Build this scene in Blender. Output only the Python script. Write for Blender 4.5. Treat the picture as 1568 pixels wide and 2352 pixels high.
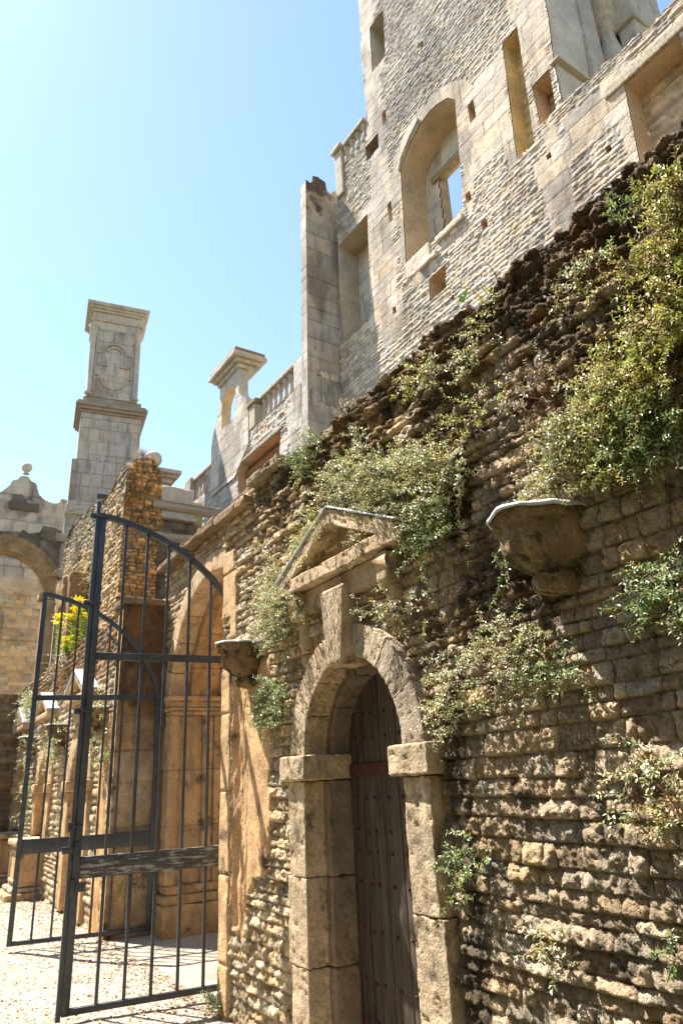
import bpy, math, random
import numpy as np
from mathutils import Vector
R = math.radians
random.seed(7)
C = bpy.context.scene.collection
for o in list(bpy.data.objects): bpy.data.objects.remove(o)
SC = bpy.context.scene

# ------------------------------------------------------------------ camera
EYE = 1.6
pit, az, rl = R(20.6), R(31.7), math.atan2(208, 4327)
F = Vector((math.sin(az)*math.cos(pit), math.cos(az)*math.cos(pit), math.sin(pit)))
R0 = Vector((math.cos(az), -math.sin(az), 0)); U0 = R0.cross(F)
CR = R0*math.cos(rl) - U0*math.sin(rl); CU = R0*math.sin(rl) + U0*math.cos(rl)
cam = bpy.data.cameras.new('camera'); camo = bpy.data.objects.new('camera', cam); C.objects.link(camo)
from mathutils import Matrix
m3 = Matrix((CR, CU, -F)).transposed()
camo.matrix_world = Matrix.Translation((0, 0, EYE)) @ m3.to_4x4()
cam.sensor_fit = 'VERTICAL'; cam.sensor_height = 36; cam.lens = 36*1630/2352
cam.clip_start = .05; cam.clip_end = 2000
SC.camera = camo

# ------------------------------------------------------------------ light
SUN_EL, SUN_AZ = R(60), R(-31)          # azimuth measured from +Y towards +X
sdir = Vector((math.sin(SUN_AZ)*math.cos(SUN_EL), math.cos(SUN_AZ)*math.cos(SUN_EL), math.sin(SUN_EL)))
w = bpy.data.worlds.new("World"); SC.world = w; w.use_nodes = True
nt = w.node_tree; nt.nodes.clear()
sky = nt.nodes.new('ShaderNodeTexSky'); sky.sky_type = 'NISHITA'; sky.sun_disc = False
sky.sun_elevation = SUN_EL; sky.sun_rotation = SUN_AZ
sky.air_density = 1.35; sky.dust_density = .3; sky.ozone_density = 2.2; sky.altitude = 50
bg = nt.nodes.new('ShaderNodeBackground'); bg.inputs[1].default_value = .1
wo = nt.nodes.new('ShaderNodeOutputWorld')
nt.links.new(sky.outputs[0], bg.inputs[0]); nt.links.new(bg.outputs[0], wo.inputs[0])
sl = bpy.data.lights.new('sun', 'SUN'); sl.energy = 5.0; sl.angle = R(.5); sl.color = (1, .955, .88)
so = bpy.data.objects.new('sun', sl); C.objects.link(so)
so.rotation_mode = 'QUATERNION'; so.rotation_quaternion = sdir.to_track_quat('Z', 'Y'); so.location = (-8, 10, 20)
SC.view_settings.view_transform = 'Standard'; SC.view_settings.look = 'None'
SC.view_settings.exposure = 1.5; SC.view_settings.gamma = 1
SC.cycles.max_bounces = 8; SC.cycles.diffuse_bounces = 5; SC.cycles.use_denoising = True

# ------------------------------------------------------------------ noise
def h2(i, j, s=0):
    i = np.asarray(i).astype(np.int64); j = np.asarray(j).astype(np.int64)
    n = (i*374761393 + j*668265263 + int(s)*1274126177) & 0xffffffff
    n = ((n ^ (n >> 13))*1103515245) & 0xffffffff
    n = ((n ^ (n >> 16))*2246822519) & 0xffffffff
    n = n ^ (n >> 15)
    return (n & 0xffffff)/float(0xffffff)
def vn(x, y, s=0):
    i = np.floor(x); j = np.floor(y); fx = x-i; fy = y-j
    fx = fx*fx*(3-2*fx); fy = fy*fy*(3-2*fy)
    return (h2(i, j, s)*(1-fx)+h2(i+1, j, s)*fx)*(1-fy)+(h2(i, j+1, s)*(1-fx)+h2(i+1, j+1, s)*fx)*fy
def fbm(x, y, o=4, s=0, g=.5):
    r = 0; a = 1; t = 0
    for k in range(o):
        r = r+a*vn(x*2**k+17.3*k, y*2**k-9.1*k, s+k); t += a; a *= g
    return r/t
def n3(p, f, s=0):
    x, y, z = p[:, 0]*f, p[:, 1]*f, p[:, 2]*f
    return (vn(x+.37*z, y-.29*z, s)+vn(y+.41*x, z+.13*y, s+5)+vn(z-.23*y, x+.31*z, s+9))/3
def f3(p, f, s=0):
    return (n3(p, f, s)+.5*n3(p, 2.1*f, s+1)+.25*n3(p, 4.3*f, s+2))/1.75
def worley(x, y, s=0):
    i = np.floor(x); j = np.floor(y); d1 = np.full(x.shape, 9.); idd = np.zeros(x.shape)
    for a in (-1, 0, 1):
        for b in (-1, 0, 1):
            px = i+a+h2(i+a, j+b, s); py = j+b+h2(i+a, j+b, s+1); d = np.hypot(x-px, y-py)
            k = d < d1; d1[k] = d[k]; idd[k] = h2(i+a, j+b, s+2)[k]
    return d1, idd
def sst(a, b, x):
    t = np.clip((x-a)/(b-a), 0, 1); return t*t*(3-2*t)

# ------------------------------------------------------------------ materials
def mat(name, base, noise=.25, nscale=6, bump=.4, bscale=60, rough=.9, lichen=None, lich_t=.62, lscale=5, dark=None, dark_t=.6, dscale=2.5, spec=.2, grain=None, bdist=.01, metallic=0, vcol=True, streak=0):
    m = bpy.data.materials.new(name); m.use_nodes = True; t = m.node_tree; N = t.nodes; L = t.links
    b = N['Principled BSDF']; b.inputs['Roughness'].default_value = rough; b.inputs['Specular IOR Level'].default_value = spec
    b.inputs['Metallic'].default_value = metallic
    tc = N.new('ShaderNodeTexCoord'); src = tc.outputs['Object']
    if grain:
        mp = N.new('ShaderNodeMapping'); mp.inputs['Scale'].default_value = grain; L.new(src, mp.inputs[0]); src = mp.outputs[0]
    def nz(sc, det=6, ro=.6, s=src):
        n = N.new('ShaderNodeTexNoise'); n.inputs['Scale'].default_value = sc; n.inputs['Detail'].default_value = det
        n.inputs['Roughness'].default_value = ro; L.new(s, n.inputs['Vector']); return n.outputs['Fac']
    def ramp(f, a, c0, c1, b_):
        r = N.new('ShaderNodeMapRange'); r.inputs[1].default_value = a; r.inputs[2].default_value = b_
        r.inputs[3].default_value = c0; r.inputs[4].default_value = c1; L.new(f, r.inputs[0]); return r.outputs[0]
    def mix(f, a, b_, mode='MIX'):
        x = N.new('ShaderNodeMix'); x.data_type = 'RGBA'; x.blend_type = mode
        if isinstance(f, float): x.inputs[0].default_value = f
        else: L.new(f, x.inputs[0])
        for s, v in ((x.inputs[6], a), (x.inputs[7], b_)):
            if isinstance(v, tuple): s.default_value = (*v, 1)
            else: L.new(v, s)
        return x.outputs[2]
    n1 = nz(nscale)
    lo = tuple(c*(1-noise) for c in base); hi = tuple(min(1, c*(1+noise)) for c in base)
    col = mix(ramp(n1, .3, 0, 1, .7), lo, hi)
    n2_ = nz(nscale*9, 4, .7)
    g = ramp(n2_, .3, 1-noise*.9, 1+noise*.7, .7)
    cc = N.new('ShaderNodeCombineColor')
    for i in range(3): L.new(g, cc.inputs[i])
    col = mix(1.0, col, cc.outputs[0], 'MULTIPLY')
    if vcol:
        a = N.new('ShaderNodeAttribute'); a.attribute_name = 'Col'
        col = mix(1.0, col, a.outputs['Color'], 'MULTIPLY')
    if dark:
        d = ramp(nz(dscale, 8, .68), dark_t, 0, .9, dark_t+.09); col = mix(d, col, dark)
    if streak:
        mp = N.new('ShaderNodeMapping'); mp.inputs['Scale'].default_value = (5, 5, .6); L.new(tc.outputs['Object'], mp.inputs[0])
        d = ramp(nz(2.2, 6, .6, mp.outputs[0]), .52, 0, streak, .68); col = mix(d, col, tuple(c*.38 for c in base))
    if lichen:
        l = ramp(nz(lscale, 9, .72), lich_t, 0, .85, lich_t+.05); col = mix(l, col, lichen)
    L.new(col, b.inputs['Base Color'])
    if bump:
        bp = N.new('ShaderNodeBump'); bp.inputs['Strength'].default_value = bump; bp.inputs['Distance'].default_value = bdist
        mm = N.new('ShaderNodeMath'); mm.operation = 'ADD'; L.new(nz(bscale, 8, .65), mm.inputs[0]); L.new(nz(bscale*.25, 4, .6), mm.inputs[1])
        L.new(mm.outputs[0], bp.inputs['Height']); L.new(bp.outputs[0], b.inputs['Normal'])
    return m
M = {}
M['near'] = mat('near_rubble_stone', (.53, .425, .295), noise=.36, nscale=5, bump=1.0, bscale=85, lichen=(.3, .17, .05), lich_t=.66, dark=(.06, .05, .035), dark_t=.57, dscale=3.5, bdist=.022)
M['ochre'] = mat('ochre_dressed_stone', (.51, .405, .275), noise=.3, nscale=5, bump=1.0, bscale=70, dark=(.13, .095, .06), dark_t=.56, dscale=4, bdist=.008, streak=.5)
M['mossy'] = mat('mossy_corbel_stone', (.42, .32, .21), noise=.4, nscale=9, bump=1.0, bscale=60, lichen=(.33, .33, .22), lich_t=.6, lscale=16, dark=(.06, .055, .03), dark_t=.50, dscale=7, bdist=.03)
M['grey'] = mat('grey_dressed_stone', (.52, .455, .37), noise=.2, nscale=3, bump=.5, bscale=40, lichen=(.42, .22, .05), lich_t=.67, lscale=4, bdist=.02, streak=.6, dark=(.16, .14, .11), dark_t=.6, dscale=3)
M['facade'] = mat('pale_facade_stone', (.545, .47, .375), noise=.2, nscale=2.2, bump=.6, bscale=25, lichen=(.45, .22, .05), lich_t=.665, lscale=6, dark=(.25, .22, .18), dark_t=.64, dscale=2, bdist=.02)
M['ruin'] = mat('mossy_ruin_stone', (.50, .38, .24), noise=.3, nscale=4, bump=.7, bscale=30, lichen=(.3, .2, .06), lich_t=.64, dark=(.05, .045, .035), dark_t=.57, dscale=1.6, bdist=.02)
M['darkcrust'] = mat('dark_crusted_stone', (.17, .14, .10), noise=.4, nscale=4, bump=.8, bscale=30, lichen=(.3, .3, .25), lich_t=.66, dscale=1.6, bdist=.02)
M['wood'] = mat('weathered_door_oak', (.072, .056, .043), noise=.5, nscale=5, bump=.6, bscale=22, rough=.75, grain=(7, 7, .5), bdist=.006)
M['beam'] = mat('grey_weathered_timber', (.36, .30, .22), noise=.4, nscale=3, bump=.7, bscale=20, grain=(.6, 7, 7), bdist=.01, dark=(.08, .07, .05), dark_t=.6)
M['iron'] = mat('dark_painted_iron', (.035, .04, .047), noise=.5, nscale=4, bump=.25, bscale=90, rough=.42, spec=.5, lichen=(.17, .10, .06), lich_t=.635, lscale=11, bdist=.004, vcol=False)
M['worn'] = mat('worn_painted_iron', (.045, .048, .05), noise=.5, nscale=4, bump=.3, bscale=60, rough=.55, spec=.4, lichen=(.30, .29, .26), lich_t=.52, lscale=6, bdist=.003, vcol=False, grain=(1.2, 1.2, 7))
M['rust'] = mat('rusty_iron', (.08, .03, .02), noise=.5, nscale=30, bump=.5, rough=.8, vcol=False)
M['lead'] = mat('pale_lead_flashing', (.55, .56, .57), noise=.15, nscale=8, bump=.3, rough=.6, spec=.4, vcol=False)
M['ground'] = mat('pale_gravel', (.40, .355, .28), noise=.2, nscale=1.2, bump=1.0, bscale=45, dark=(.27, .21, .14), dark_t=.58, dscale=.9, bdist=.02)
M['pebble'] = mat('loose_pebbles', (.5, .44, .35), noise=.3, nscale=40, bump=.2)
M['litter'] = mat('dry_leaf_litter', (.36, .22, .11), noise=.4, nscale=30, bump=0)
M['bark'] = mat('plant_stems', (.22, .09, .06), noise=.3, nscale=30, bump=0, rough=.7)
M['void'] = mat('interior_shade', (.06, .045, .03), noise=.3, bump=.3, vcol=False)  # near-black colour stands in for the shade inside openings
M['plaster'] = mat('reddish_old_plaster', (.48, .25, .13), noise=.25, nscale=3, bump=.4, bscale=30, dark=(.2, .11, .06), dark_t=.56, dscale=2)
def leafmat(name, trans):
    m = bpy.data.materials.new(name); m.use_nodes = True; t = m.node_tree; N = t.nodes; L = t.links
    b = N['Principled BSDF']; a = N.new('ShaderNodeAttribute'); a.attribute_name = 'Col'
    L.new(a.outputs['Color'], b.inputs['Base Color']); b.inputs['Roughness'].default_value = .36; b.inputs['Specular IOR Level'].default_value = .75
    tr = N.new('ShaderNodeBsdfTranslucent'); hs = N.new('ShaderNodeHueSaturation'); hs.inputs['Saturation'].default_value = 1.2; hs.inputs['Value'].default_value = 1.3
    L.new(a.outputs['Color'], hs.inputs['Color']); L.new(hs.outputs[0], tr.inputs[0])
    mx = N.new('ShaderNodeMixShader'); mx.inputs[0].default_value = trans
    L.new(b.outputs[0], mx.inputs[1]); L.new(tr.outputs[0], mx.inputs[2]); L.new(mx.outputs[0], N['Material Output'].inputs[0])
    return m
M['leaf'] = leafmat('pellitory_leaf', .2)
M['petal'] = leafmat('yellow_petals', .35)

# ------------------------------------------------------------------ objects
def tag(o, label, cat, group=None, kind=None):
    if label: o['label'] = label
    if cat: o['category'] = cat
    if group: o['group'] = group
    if kind: o['kind'] = kind
    return o
def empty(name, loc, label, cat, group=None):
    o = bpy.data.objects.new(name, None); C.objects.link(o); o.location = loc; o.empty_display_size = .2
    return tag(o, label, cat, group)
def link(name, me, m, parent=None):
    o = bpy.data.objects.new(name, me); C.objects.link(o)
    if m: me.materials.append(M[m] if isinstance(m, str) else m)
    if parent:
        o.parent = parent
        o.matrix_parent_inverse = Matrix.Translation(parent.location).inverted() if parent.parent is None else (parent.matrix_parent_inverse.copy() if False else Matrix.Identity(4))
        if parent.parent is None and parent.type == 'MESH': o.matrix_parent_inverse = Matrix.Identity(4)
    return o
class MB:
    def __init__(s): s.v = []; s.f = []; s.c = []; s.n = 0
    def add(s, v, f, c=(1, 1, 1)):
        v = np.asarray(v, float); s.v.append(v)
        for q in f: s.f.append(tuple(int(k)+s.n for k in q))
        c = np.asarray(c, float)
        if c.ndim == 1: c = np.tile(c, (len(v), 1))
        s.c.append(c); s.n += len(v); return s
    def addarr(s, v, fa, c): return s.add(v, fa.tolist() if hasattr(fa, 'tolist') else fa, c)
    def build(s, name, m, parent=None, smooth=True):
        me = bpy.data.meshes.new(name); V = np.concatenate(s.v)
        me.from_pydata(V.tolist(), [], s.f); 
        ca = me.color_attributes.new('Col', 'FLOAT_COLOR', 'POINT')
        cc = np.ones((len(V), 4), np.float32); cc[:, :3] = np.concatenate(s.c); ca.data.foreach_set('color', cc.ravel())
        if smooth: me.polygons.foreach_set('use_smooth', [True]*len(me.polygons))
        me.update(); return link(name, me, m, parent)
    # box with rounded, noisy skin; fn maps its local coordinates into the world
    def rb(s, lo, hi, res=.04, r=.008, amp=.003, nf=9, fn=None, col=(1, 1, 1), seed=0, tint=.12):
        lo = np.array(lo, float); hi = np.array(hi, float); P = []; Fs = []; n = 0
        r = min(r, .45*float((hi-lo).min()))
        for ax in range(3):
            a, b = [(1, 2), (2, 0), (0, 1)][ax]
            na = int(max(1, min(90, round((hi[a]-lo[a])/res)))); nb = int(max(1, min(90, round((hi[b]-lo[b])/res))))
            ga = np.unique(np.concatenate([np.linspace(lo[a], hi[a], na+1), [lo[a]+r, hi[a]-r]])); gb = np.unique(np.concatenate([np.linspace(lo[b], hi[b], nb+1), [lo[b]+r, hi[b]-r]]))
            A, B = np.meshgrid(ga, gb, indexing='ij'); K, L_ = A.shape
            idx = np.arange(K*L_).reshape(K, L_)
            q = np.stack([idx[:-1, :-1], idx[1:, :-1], idx[1:, 1:], idx[:-1, 1:]], -1).reshape(-1, 4)
            for side in (0, 1):
                p = np.zeros((K*L_, 3)); p[:, a] = A.ravel(); p[:, b] = B.ravel(); p[:, ax] = (hi if side else lo)[ax]
                P.append(p); Fs.append((q if side else q[:, ::-1])+n); n += K*L_
        P = np.concatenate(P); Fs = np.concatenate(Fs)
        key = np.round(P*1e5).astype(np.int64); _, ui, inv = np.unique(key, axis=0, return_index=True, return_inverse=True)
        inv = inv.ravel(); P = P[ui]; Fs = inv[Fs]
        inner = np.clip(P, lo+r, hi-r); d = P-inner; ln = np.linalg.norm(d, axis=1, keepdims=True); ln[ln < 1e-9] = 1
        d = d/ln; Q = inner+d*r
        if amp: Q = Q+d*((f3(P+seed*3.1, nf, seed)-.5)*2*amp)[:, None]-d*(sst(.62, .75, n3(P+seed, nf*3, seed+3))*amp*1.2)[:, None]
        t = 1+tint*(f3(P+seed*1.7, 3, seed+7)-.5)*2
        if fn: Q = fn(Q)
        return s.addarr(Q, Fs, np.array(col)[None, :]*t[:, None])
    def tube(s, pts, rad, seg=5, col=(1, 1, 1)):
        pts = [Vector(p) for p in pts]; n = len(pts); V = []
        rads = rad if hasattr(rad, '__len__') else [rad]*n
        for i, p in enumerate(pts):
            d = (pts[min(i+1, n-1)]-pts[max(i-1, 0)]).normalized()
            a = d.cross(Vector((0, .3, 1))); a = a.normalized() if a.length > 1e-4 else Vector((1, 0, 0)); b = d.cross(a)
            for k in range(seg):
                th = 2*math.pi*k/seg; V.append(p+(a*math.cos(th)+b*math.sin(th))*rads[i])
        Fq = [(i*seg+k, i*seg+(k+1) % seg, (i+1)*seg+(k+1) % seg, (i+1)*seg+k) for i in range(n-1) for k in range(seg)]
        Fq += [tuple(range(seg))[::-1], tuple((n-1)*seg+k for k in range(seg))]
        return s.add([tuple(v) for v in V], Fq, col)
    def lathe(s, prof, ctr, seg=14, col=(1, 1, 1), amp=0):
        V = []; n = len(prof)
        for (r_, z_) in prof:
            for k in range(seg):
                th = 2*math.pi*(k+.5)/seg; V.append((ctr[0]+r_*math.cos(th), ctr[1]+r_*math.sin(th), ctr[2]+z_))
        V = np.array(V)
        if amp: V = V+(f3(V, 12)-.5)[:, None]*amp
        Fq = [(i*seg+k, i*seg+(k+1) % seg, (i+1)*seg+(k+1) % seg, (i+1)*seg+k) for i in range(n-1) for k in range(seg)]
        Fq += [tuple(range(seg))[::-1], tuple((n-1)*seg+k for k in range(seg))]
        return s.add(V, Fq, col)
class Fr:   # vertical wall frame: t along, z up, d outwards
    def __init__(s, O, t, n): s.O = np.array(O, float); s.t = np.array(t, float); s.n = np.array(n, float)
    def pt(s, u, z, d=0):
        u, z, d = np.broadcast_arrays(np.asarray(u, float), np.asarray(z, float), np.asarray(d, float))
        return s.O+u[..., None]*s.t+d[..., None]*s.n+z[..., None]*np.array([0, 0, 1.])
    def fn(s):   # local (d, t, z) -> world
        return lambda q: s.pt(q[:, 1], q[:, 2], q[:, 0])
    def off(s, k): return Fr(s.O+s.n*k, s.t, s.n)
W1 = Fr((2.4, 0, 0), (0, 1, 0), (-1, 0, 0))
w2a = R(-2.1)
N2 = np.array([math.cos(w2a), -math.sin(w2a), 0]); T2 = np.array([math.sin(w2a), math.cos(w2a), 0])
W2 = Fr(N2*8.0, T2, -N2); WR = Fr(N2*7.1, T2, -N2); WR2 = Fr(N2*7.65, T2, -N2)
def FY(y, rot=0): # frame facing -Y (towards the camera); t = +X
    return Fr((0, y, 0), (math.cos(rot), math.sin(rot), 0), (math.sin(rot), -math.cos(rot), 0))

def arr(a, b, st): return np.linspace(a, b, max(2, int(round((b-a)/st))+1))
def poly_arc(cx, cz, r, a0, a1, n=20, rz=None):
    return [(cx+r*math.cos(R(a0+(a1-a0)*k/n)), cz+(rz or r)*math.sin(R(a0+(a1-a0)*k/n))) for k in range(n+1)]
def inpoly(x, y, P):
    c = np.zeros(x.shape, bool); n = len(P)
    for i in range(n):
        x0, y0 = P[i]; x1, y1 = P[(i+1) % n]
        if y0 == y1: continue
        k = ((y0 > y) != (y1 > y)) & (x < (x1-x0)*(y-y0)/(y1-y0)+x0); c ^= k
    return c
def nearest(x, y, P):
    best = np.full(x.shape, 1e9); bx = x.copy(); by = y.copy(); n = len(P)
    for i in range(n):
        x0, y0 = P[i]; x1, y1 = P[(i+1) % n]; dx, dy = x1-x0, y1-y0; L2 = dx*dx+dy*dy+1e-12
        t = np.clip(((x-x0)*dx+(y-y0)*dy)/L2, 0, 1); qx = x0+t*dx; qy = y0+t*dy; d = np.hypot(x-qx, y-qy)
        k = d < best; best[k] = d[k]; bx[k] = qx[k]; by[k] = qy[k]
    return best, bx, by
# wall skin: height fn gives (outward height, colour); holes = polygons cut out; outer = keep inside this polygon
def sheet(name, fr, U, V, hf, m, parent, holes=(), outer=None, posf=None):
    A, B = np.meshgrid(U, V, indexing='ij'); K, L_ = A.shape
    cu = np.median(np.diff(U)); cv = np.median(np.diff(V)); cell = max(cu, cv)
    a, b = A.ravel().copy(), B.ravel().copy()
    for P in list(holes)+([outer] if outer else []):
        d, qx, qy = nearest(a, b, P); k = d < .55*cell; a[k] = qx[k]; b[k] = qy[k]
    h, col = hf(a, b)
    P3 = posf(a, b, h) if posf else fr.pt(a, b, h)
    idx = np.arange(K*L_).reshape(K, L_)
    q = np.stack([idx[:-1, :-1], idx[:-1, 1:], idx[1:, 1:], idx[1:, :-1]], -1).reshape(-1, 4)
    ca = a[q].mean(1); cb = b[q].mean(1); keep = np.ones(len(q), bool)
    for P in holes: keep &= ~inpoly(ca, cb, P)
    if outer: keep &= inpoly(ca, cb, outer)
    q = q[keep]
    # orient outwards
    e1 = P3[q[:, 1]]-P3[q[:, 0]]; e2 = P3[q[:, 3]]-P3[q[:, 0]]; nn = np.cross(e1, e2)
    if (nn @ fr.n).sum() < 0: q = q[:, ::-1]
    us = np.unique(q); mp = np.zeros(K*L_, np.int64); mp[us] = np.arange(len(us))
    mb = MB(); mb.addarr(P3[us], mp[q], col[us]); return mb.build(name, m, parent)
def ribbon(mb, fr, pts, d0, d1, closed=True, step=.15, amp=.006, col=(1, 1, 1), flip=False):
    n = len(pts); P = []
    rng = range(n if closed else n-1)
    for i in rng:
        a, b = np.array(pts[i]), np.array(pts[(i+1) % n]); k = max(1, int(np.hypot(*(b-a))/step))
        for j in range(k): P.append(a+(b-a)*j/k)
    if not closed: P.append(np.array(pts[-1]))
    P = np.array(P); nd = max(1, int(abs(d1-d0)/step)); D = np.linspace(d0, d1, nd+1)
    V = np.concatenate([fr.pt(P[:, 0], P[:, 1], d) for d in D]); m_ = len(P)
    nz_ = (f3(V, 5)-.5)*2*amp; V = V+np.stack([nz_, nz_, nz_*.5], -1)
    Fq = []
    for i in range(nd):
        for j in range(m_ if closed else m_-1):
            q = (i*m_+j, i*m_+(j+1) % m_, (i+1)*m_+(j+1) % m_, (i+1)*m_+j); Fq.append(q[::-1] if flip else q)
    t = 1+.25*(f3(V, 2.5, 3)-.5)*2
    mb.add(V, Fq, np.array(col)[None]*t[:, None]); return mb

# ------------------------------------------------------------------ masonry height fields
def stones(u, v, seed, ch=.08, sw=.2, r=.012, rag=.02, top=25.0, full=False):
    rs = np.random.RandomState(seed); bs = [-1.0]
    while bs[-1] < top: bs.append(bs[-1]+ch*rs.uniform(.65, 1.4))
    bs = np.array(bs)
    vv = v+(fbm(u*.9, v*.9, 3, seed+50)-.5)*rag*2+(fbm(u*6, v*6, 2, seed+51)-.5)*rag*.7
    uu = u+(fbm(u*7+3, v*9, 2, seed+52)-.5)*rag*1.6
    k = np.clip(np.searchsorted(bs, vv)-1, 0, len(bs)-2); b0 = bs[k]; b1 = bs[k+1]
    wd = sw*(.6+.9*h2(k, 0, seed+1)); t = (uu+50)/wd+h2(k, 3, seed+2)*7; i = np.floor(t)
    j0 = .62*h2(i, k, seed+3); i = np.where(t < i+j0, i-1, i)
    l = i+.62*h2(i, k, seed+3); rr = i+1+.62*h2(i+1, k, seed+3)
    du = np.minimum(t-l, rr-t)*wd; dv = np.minimum(vv-b0, b1-vv)
    hs = h2(i, k, seed+4); h_ = h2(i, k, seed+5); h3_ = h2(i, k, seed+6)
    e = (1-np.exp(-np.maximum(du, 0)/r))*(1-np.exp(-np.maximum(dv, 0)/(r*.8)))
    cu = (t-(l+rr)/2)/(rr-l); cv = (vv-(b0+b1)/2)/(b1-b0)
    tilt = cu*(h_-.5)+cv*(h3_-.5)
    if full:   # sharper vertical profile: a rough ledge per course, undercut at its foot
        return e, hs, h_, tilt, h3_, 1-np.exp(-np.maximum(du, 0)/.008), (1-np.exp(-np.maximum(vv-b0, 0)/.004))*(1-np.exp(-np.maximum(b1-vv, 0)/.010)), cv*2
    return e, hs, h_, tilt, h3_
def tintc(hs, h_, a=.28, warm=.1):
    g = 1+a*(hs-.5)*2; return np.stack([g*(1+warm*(h_-.5)), g, g*(1-warm*1.6*(h_-.5))], -1)
def rubble(seed, ch=.08, sw=.2, A=.03, fine=.012, r=.013, a=.28, warm=.12, off=0., rag=.02, jd=.55):
    def f(u, v):
        e, hs, h_, tl, h3_ = stones(u, v, seed, ch, sw, r, rag)
        h = A*(e*(.55+.75*hs)+e*tl*.8)-A*.8+(fbm(u*22, v*30, 3, seed+9)-.5)*fine*2+off
        c = tintc(hs, h_, a, warm)*(jd+(1-jd)*np.clip(e*1.25, 0, 1))[:, None]
        return h, c
    return f
def ashlar(seed, ch=.3, sw=.55, A=.010, fine=.005, r=.010, a=.12, warm=.08, off=0.):
    def f(u, v):
        e, hs, h_, tl, h3_ = stones(u, v, seed, ch, sw, r, .004)
        h = A*e-A+(fbm(u*9, v*9, 4, seed+9)-.5)*fine*2+(hs-.5)*.004+off
        st = sst(.5, .68, fbm(u*2.1, v*.7, 5, seed+13)); return h, tintc(hs, h_, a, warm)*((.45+.55*e)*(1-.38*st))[:, None]
    return f
def blend(f0, f1, mask):
    def f(u, v):
        h0, c0 = f0(u, v); h1, c1 = f1(u, v); k = mask(u, v)
        return h0*(1-k)+h1*k, c0*(1-k[:, None])+c1*k[:, None]
    return f
def rects(L, rag=.12, ch=.28, seed=0, soft=.02):
    def m_(u, v):
        j = (h2(np.floor(v/ch), np.floor(u*0), seed)-.5)*2*rag; k = np.zeros(u.shape)
        for (a, b, c, d) in L:
            k = np.maximum(k, sst(-soft, soft, np.minimum(np.minimum(u-a+j, b-u+j), np.minimum(v-c, d-v))))
        return k
    return m_
def flat(u, v): return np.zeros(u.shape), np.ones((len(u), 3))

# ================================================================== SETTING: ground
def ground_h(x, y):
    return (fbm(x*.8, y*.8, 4, 3)-.5)*.06+(fbm(x*9, y*9, 3, 4)-.5)*.012-.028
def ground():
    mb = MB()
    xs = np.unique(np.concatenate([[-300, -100, -40, -20, -10], arr(-6, -1, .25), arr(-1, 3.4, .035), arr(3.4, 8, .3), [12, 20, 40, 100, 300]]))
    ys = np.unique(np.concatenate([[-300, -60, -20, -8], arr(-4, 4, .3), arr(4, 14, .05), arr(14, 20, .12), [24, 30, 50, 120, 300]]))
    A, B = np.meshgrid(xs, ys, indexing='ij'); a, b = A.ravel(), B.ravel(); z = ground_h(a, b)
    z = np.where((abs(a) > 30) | (abs(b) > 35), -.03, z)
    idx = np.arange(len(a)).reshape(A.shape); q = np.stack([idx[:-1, :-1], idx[1:, :-1], idx[1:, 1:], idx[:-1, 1:]], -1).reshape(-1, 4)
    gr = sst(-2.2, -3.2, a+.3*np.sin(b*1.3))+sst(4.2, 2.6, b+(fbm(a*1.5, b*1.5, 3, 9)-.5)*1.5); gr = np.clip(gr, 0, 1)[:, None]
    pc = np.array([1., 1, 1])*(1-gr)+np.array([.14, .2, .12])*gr  # dark grass outside the view, added to cut bounce light onto the walls
    mb.addarr(np.stack([a, b, z], -1), q, pc); o = mb.build('ground', 'ground'); o['kind'] = 'structure'
ground()
def scatter(name, m, n, size, flatn, label, cat, seed, dens, leaf=False):
    rs = np.random.RandomState(seed); mb = MB(); k = 0
    while k < n:
        x = rs.uniform(-.6, 2.45); y = rs.uniform(5.5, 18)
        if rs.rand() > dens(x, y): continue
        z = float(ground_h(np.array([x]), np.array([y]))[0]); s_ = size*rs.uniform(.5, 1.5); k += 1
        if leaf:
            a = rs.uniform(0, 6.28); c, s2 = math.cos(a)*s_, math.sin(a)*s_
            v = [(x-c, y-s2, z+.004+rs.rand()*.012), (x+s2*.45, y-c*.45, z+.006+rs.rand()*.012), (x+c, y+s2, z+.004+rs.rand()*.016), (x-s2*.45, y+c*.45, z+.006)]
            mb.add(v, [(0, 1, 2), (0, 2, 3)], (np.array([1, 1, 1])*rs.uniform(.5, 1.6)).tolist())
        else:
            v = []; 
            for dz, rr in ((-.3, .8), (.3, .9)):
                for q in range(5):
                    th = q*1.2566+rs.rand()*.5; v.append((x+math.cos(th)*s_*rr, y+math.sin(th)*s_*rr, z+s_*flatn*dz+.002))
            v.append((x, y, z+s_*flatn*.7+.002)); f = [(i, (i+1) % 5, 5+(i+1) % 5, 5+i) for i in range(5)]+[(5+i, 5+(i+1) % 5, 10) for i in range(5)]
            mb.add(v, f, (np.array([1, .97, .92])*rs.uniform(.55, 1.35)).tolist())
    return tag(mb.build(name, m, smooth=False), label, cat, kind='stuff')
scatter('gravel', 'pebble', 9000, .0075, .8, 'loose pale pebbles scattered over the sunlit courtyard ground', 'gravel', 3, lambda x, y: .25+.75*math.exp(-(y-5.5)/4))
scatter('leaf_litter', 'litter', 6000, .02, 1, 'dry brown leaves and twigs drifted along the foot of the far garden wall', 'leaf litter', 4, lambda x, y: min(1, .04+math.exp(-(2.4-x)/.5)*.9+.9*sst(11, 15, np.array(y))*math.exp(-(2.4-x)/1.6)), leaf=True)

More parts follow.
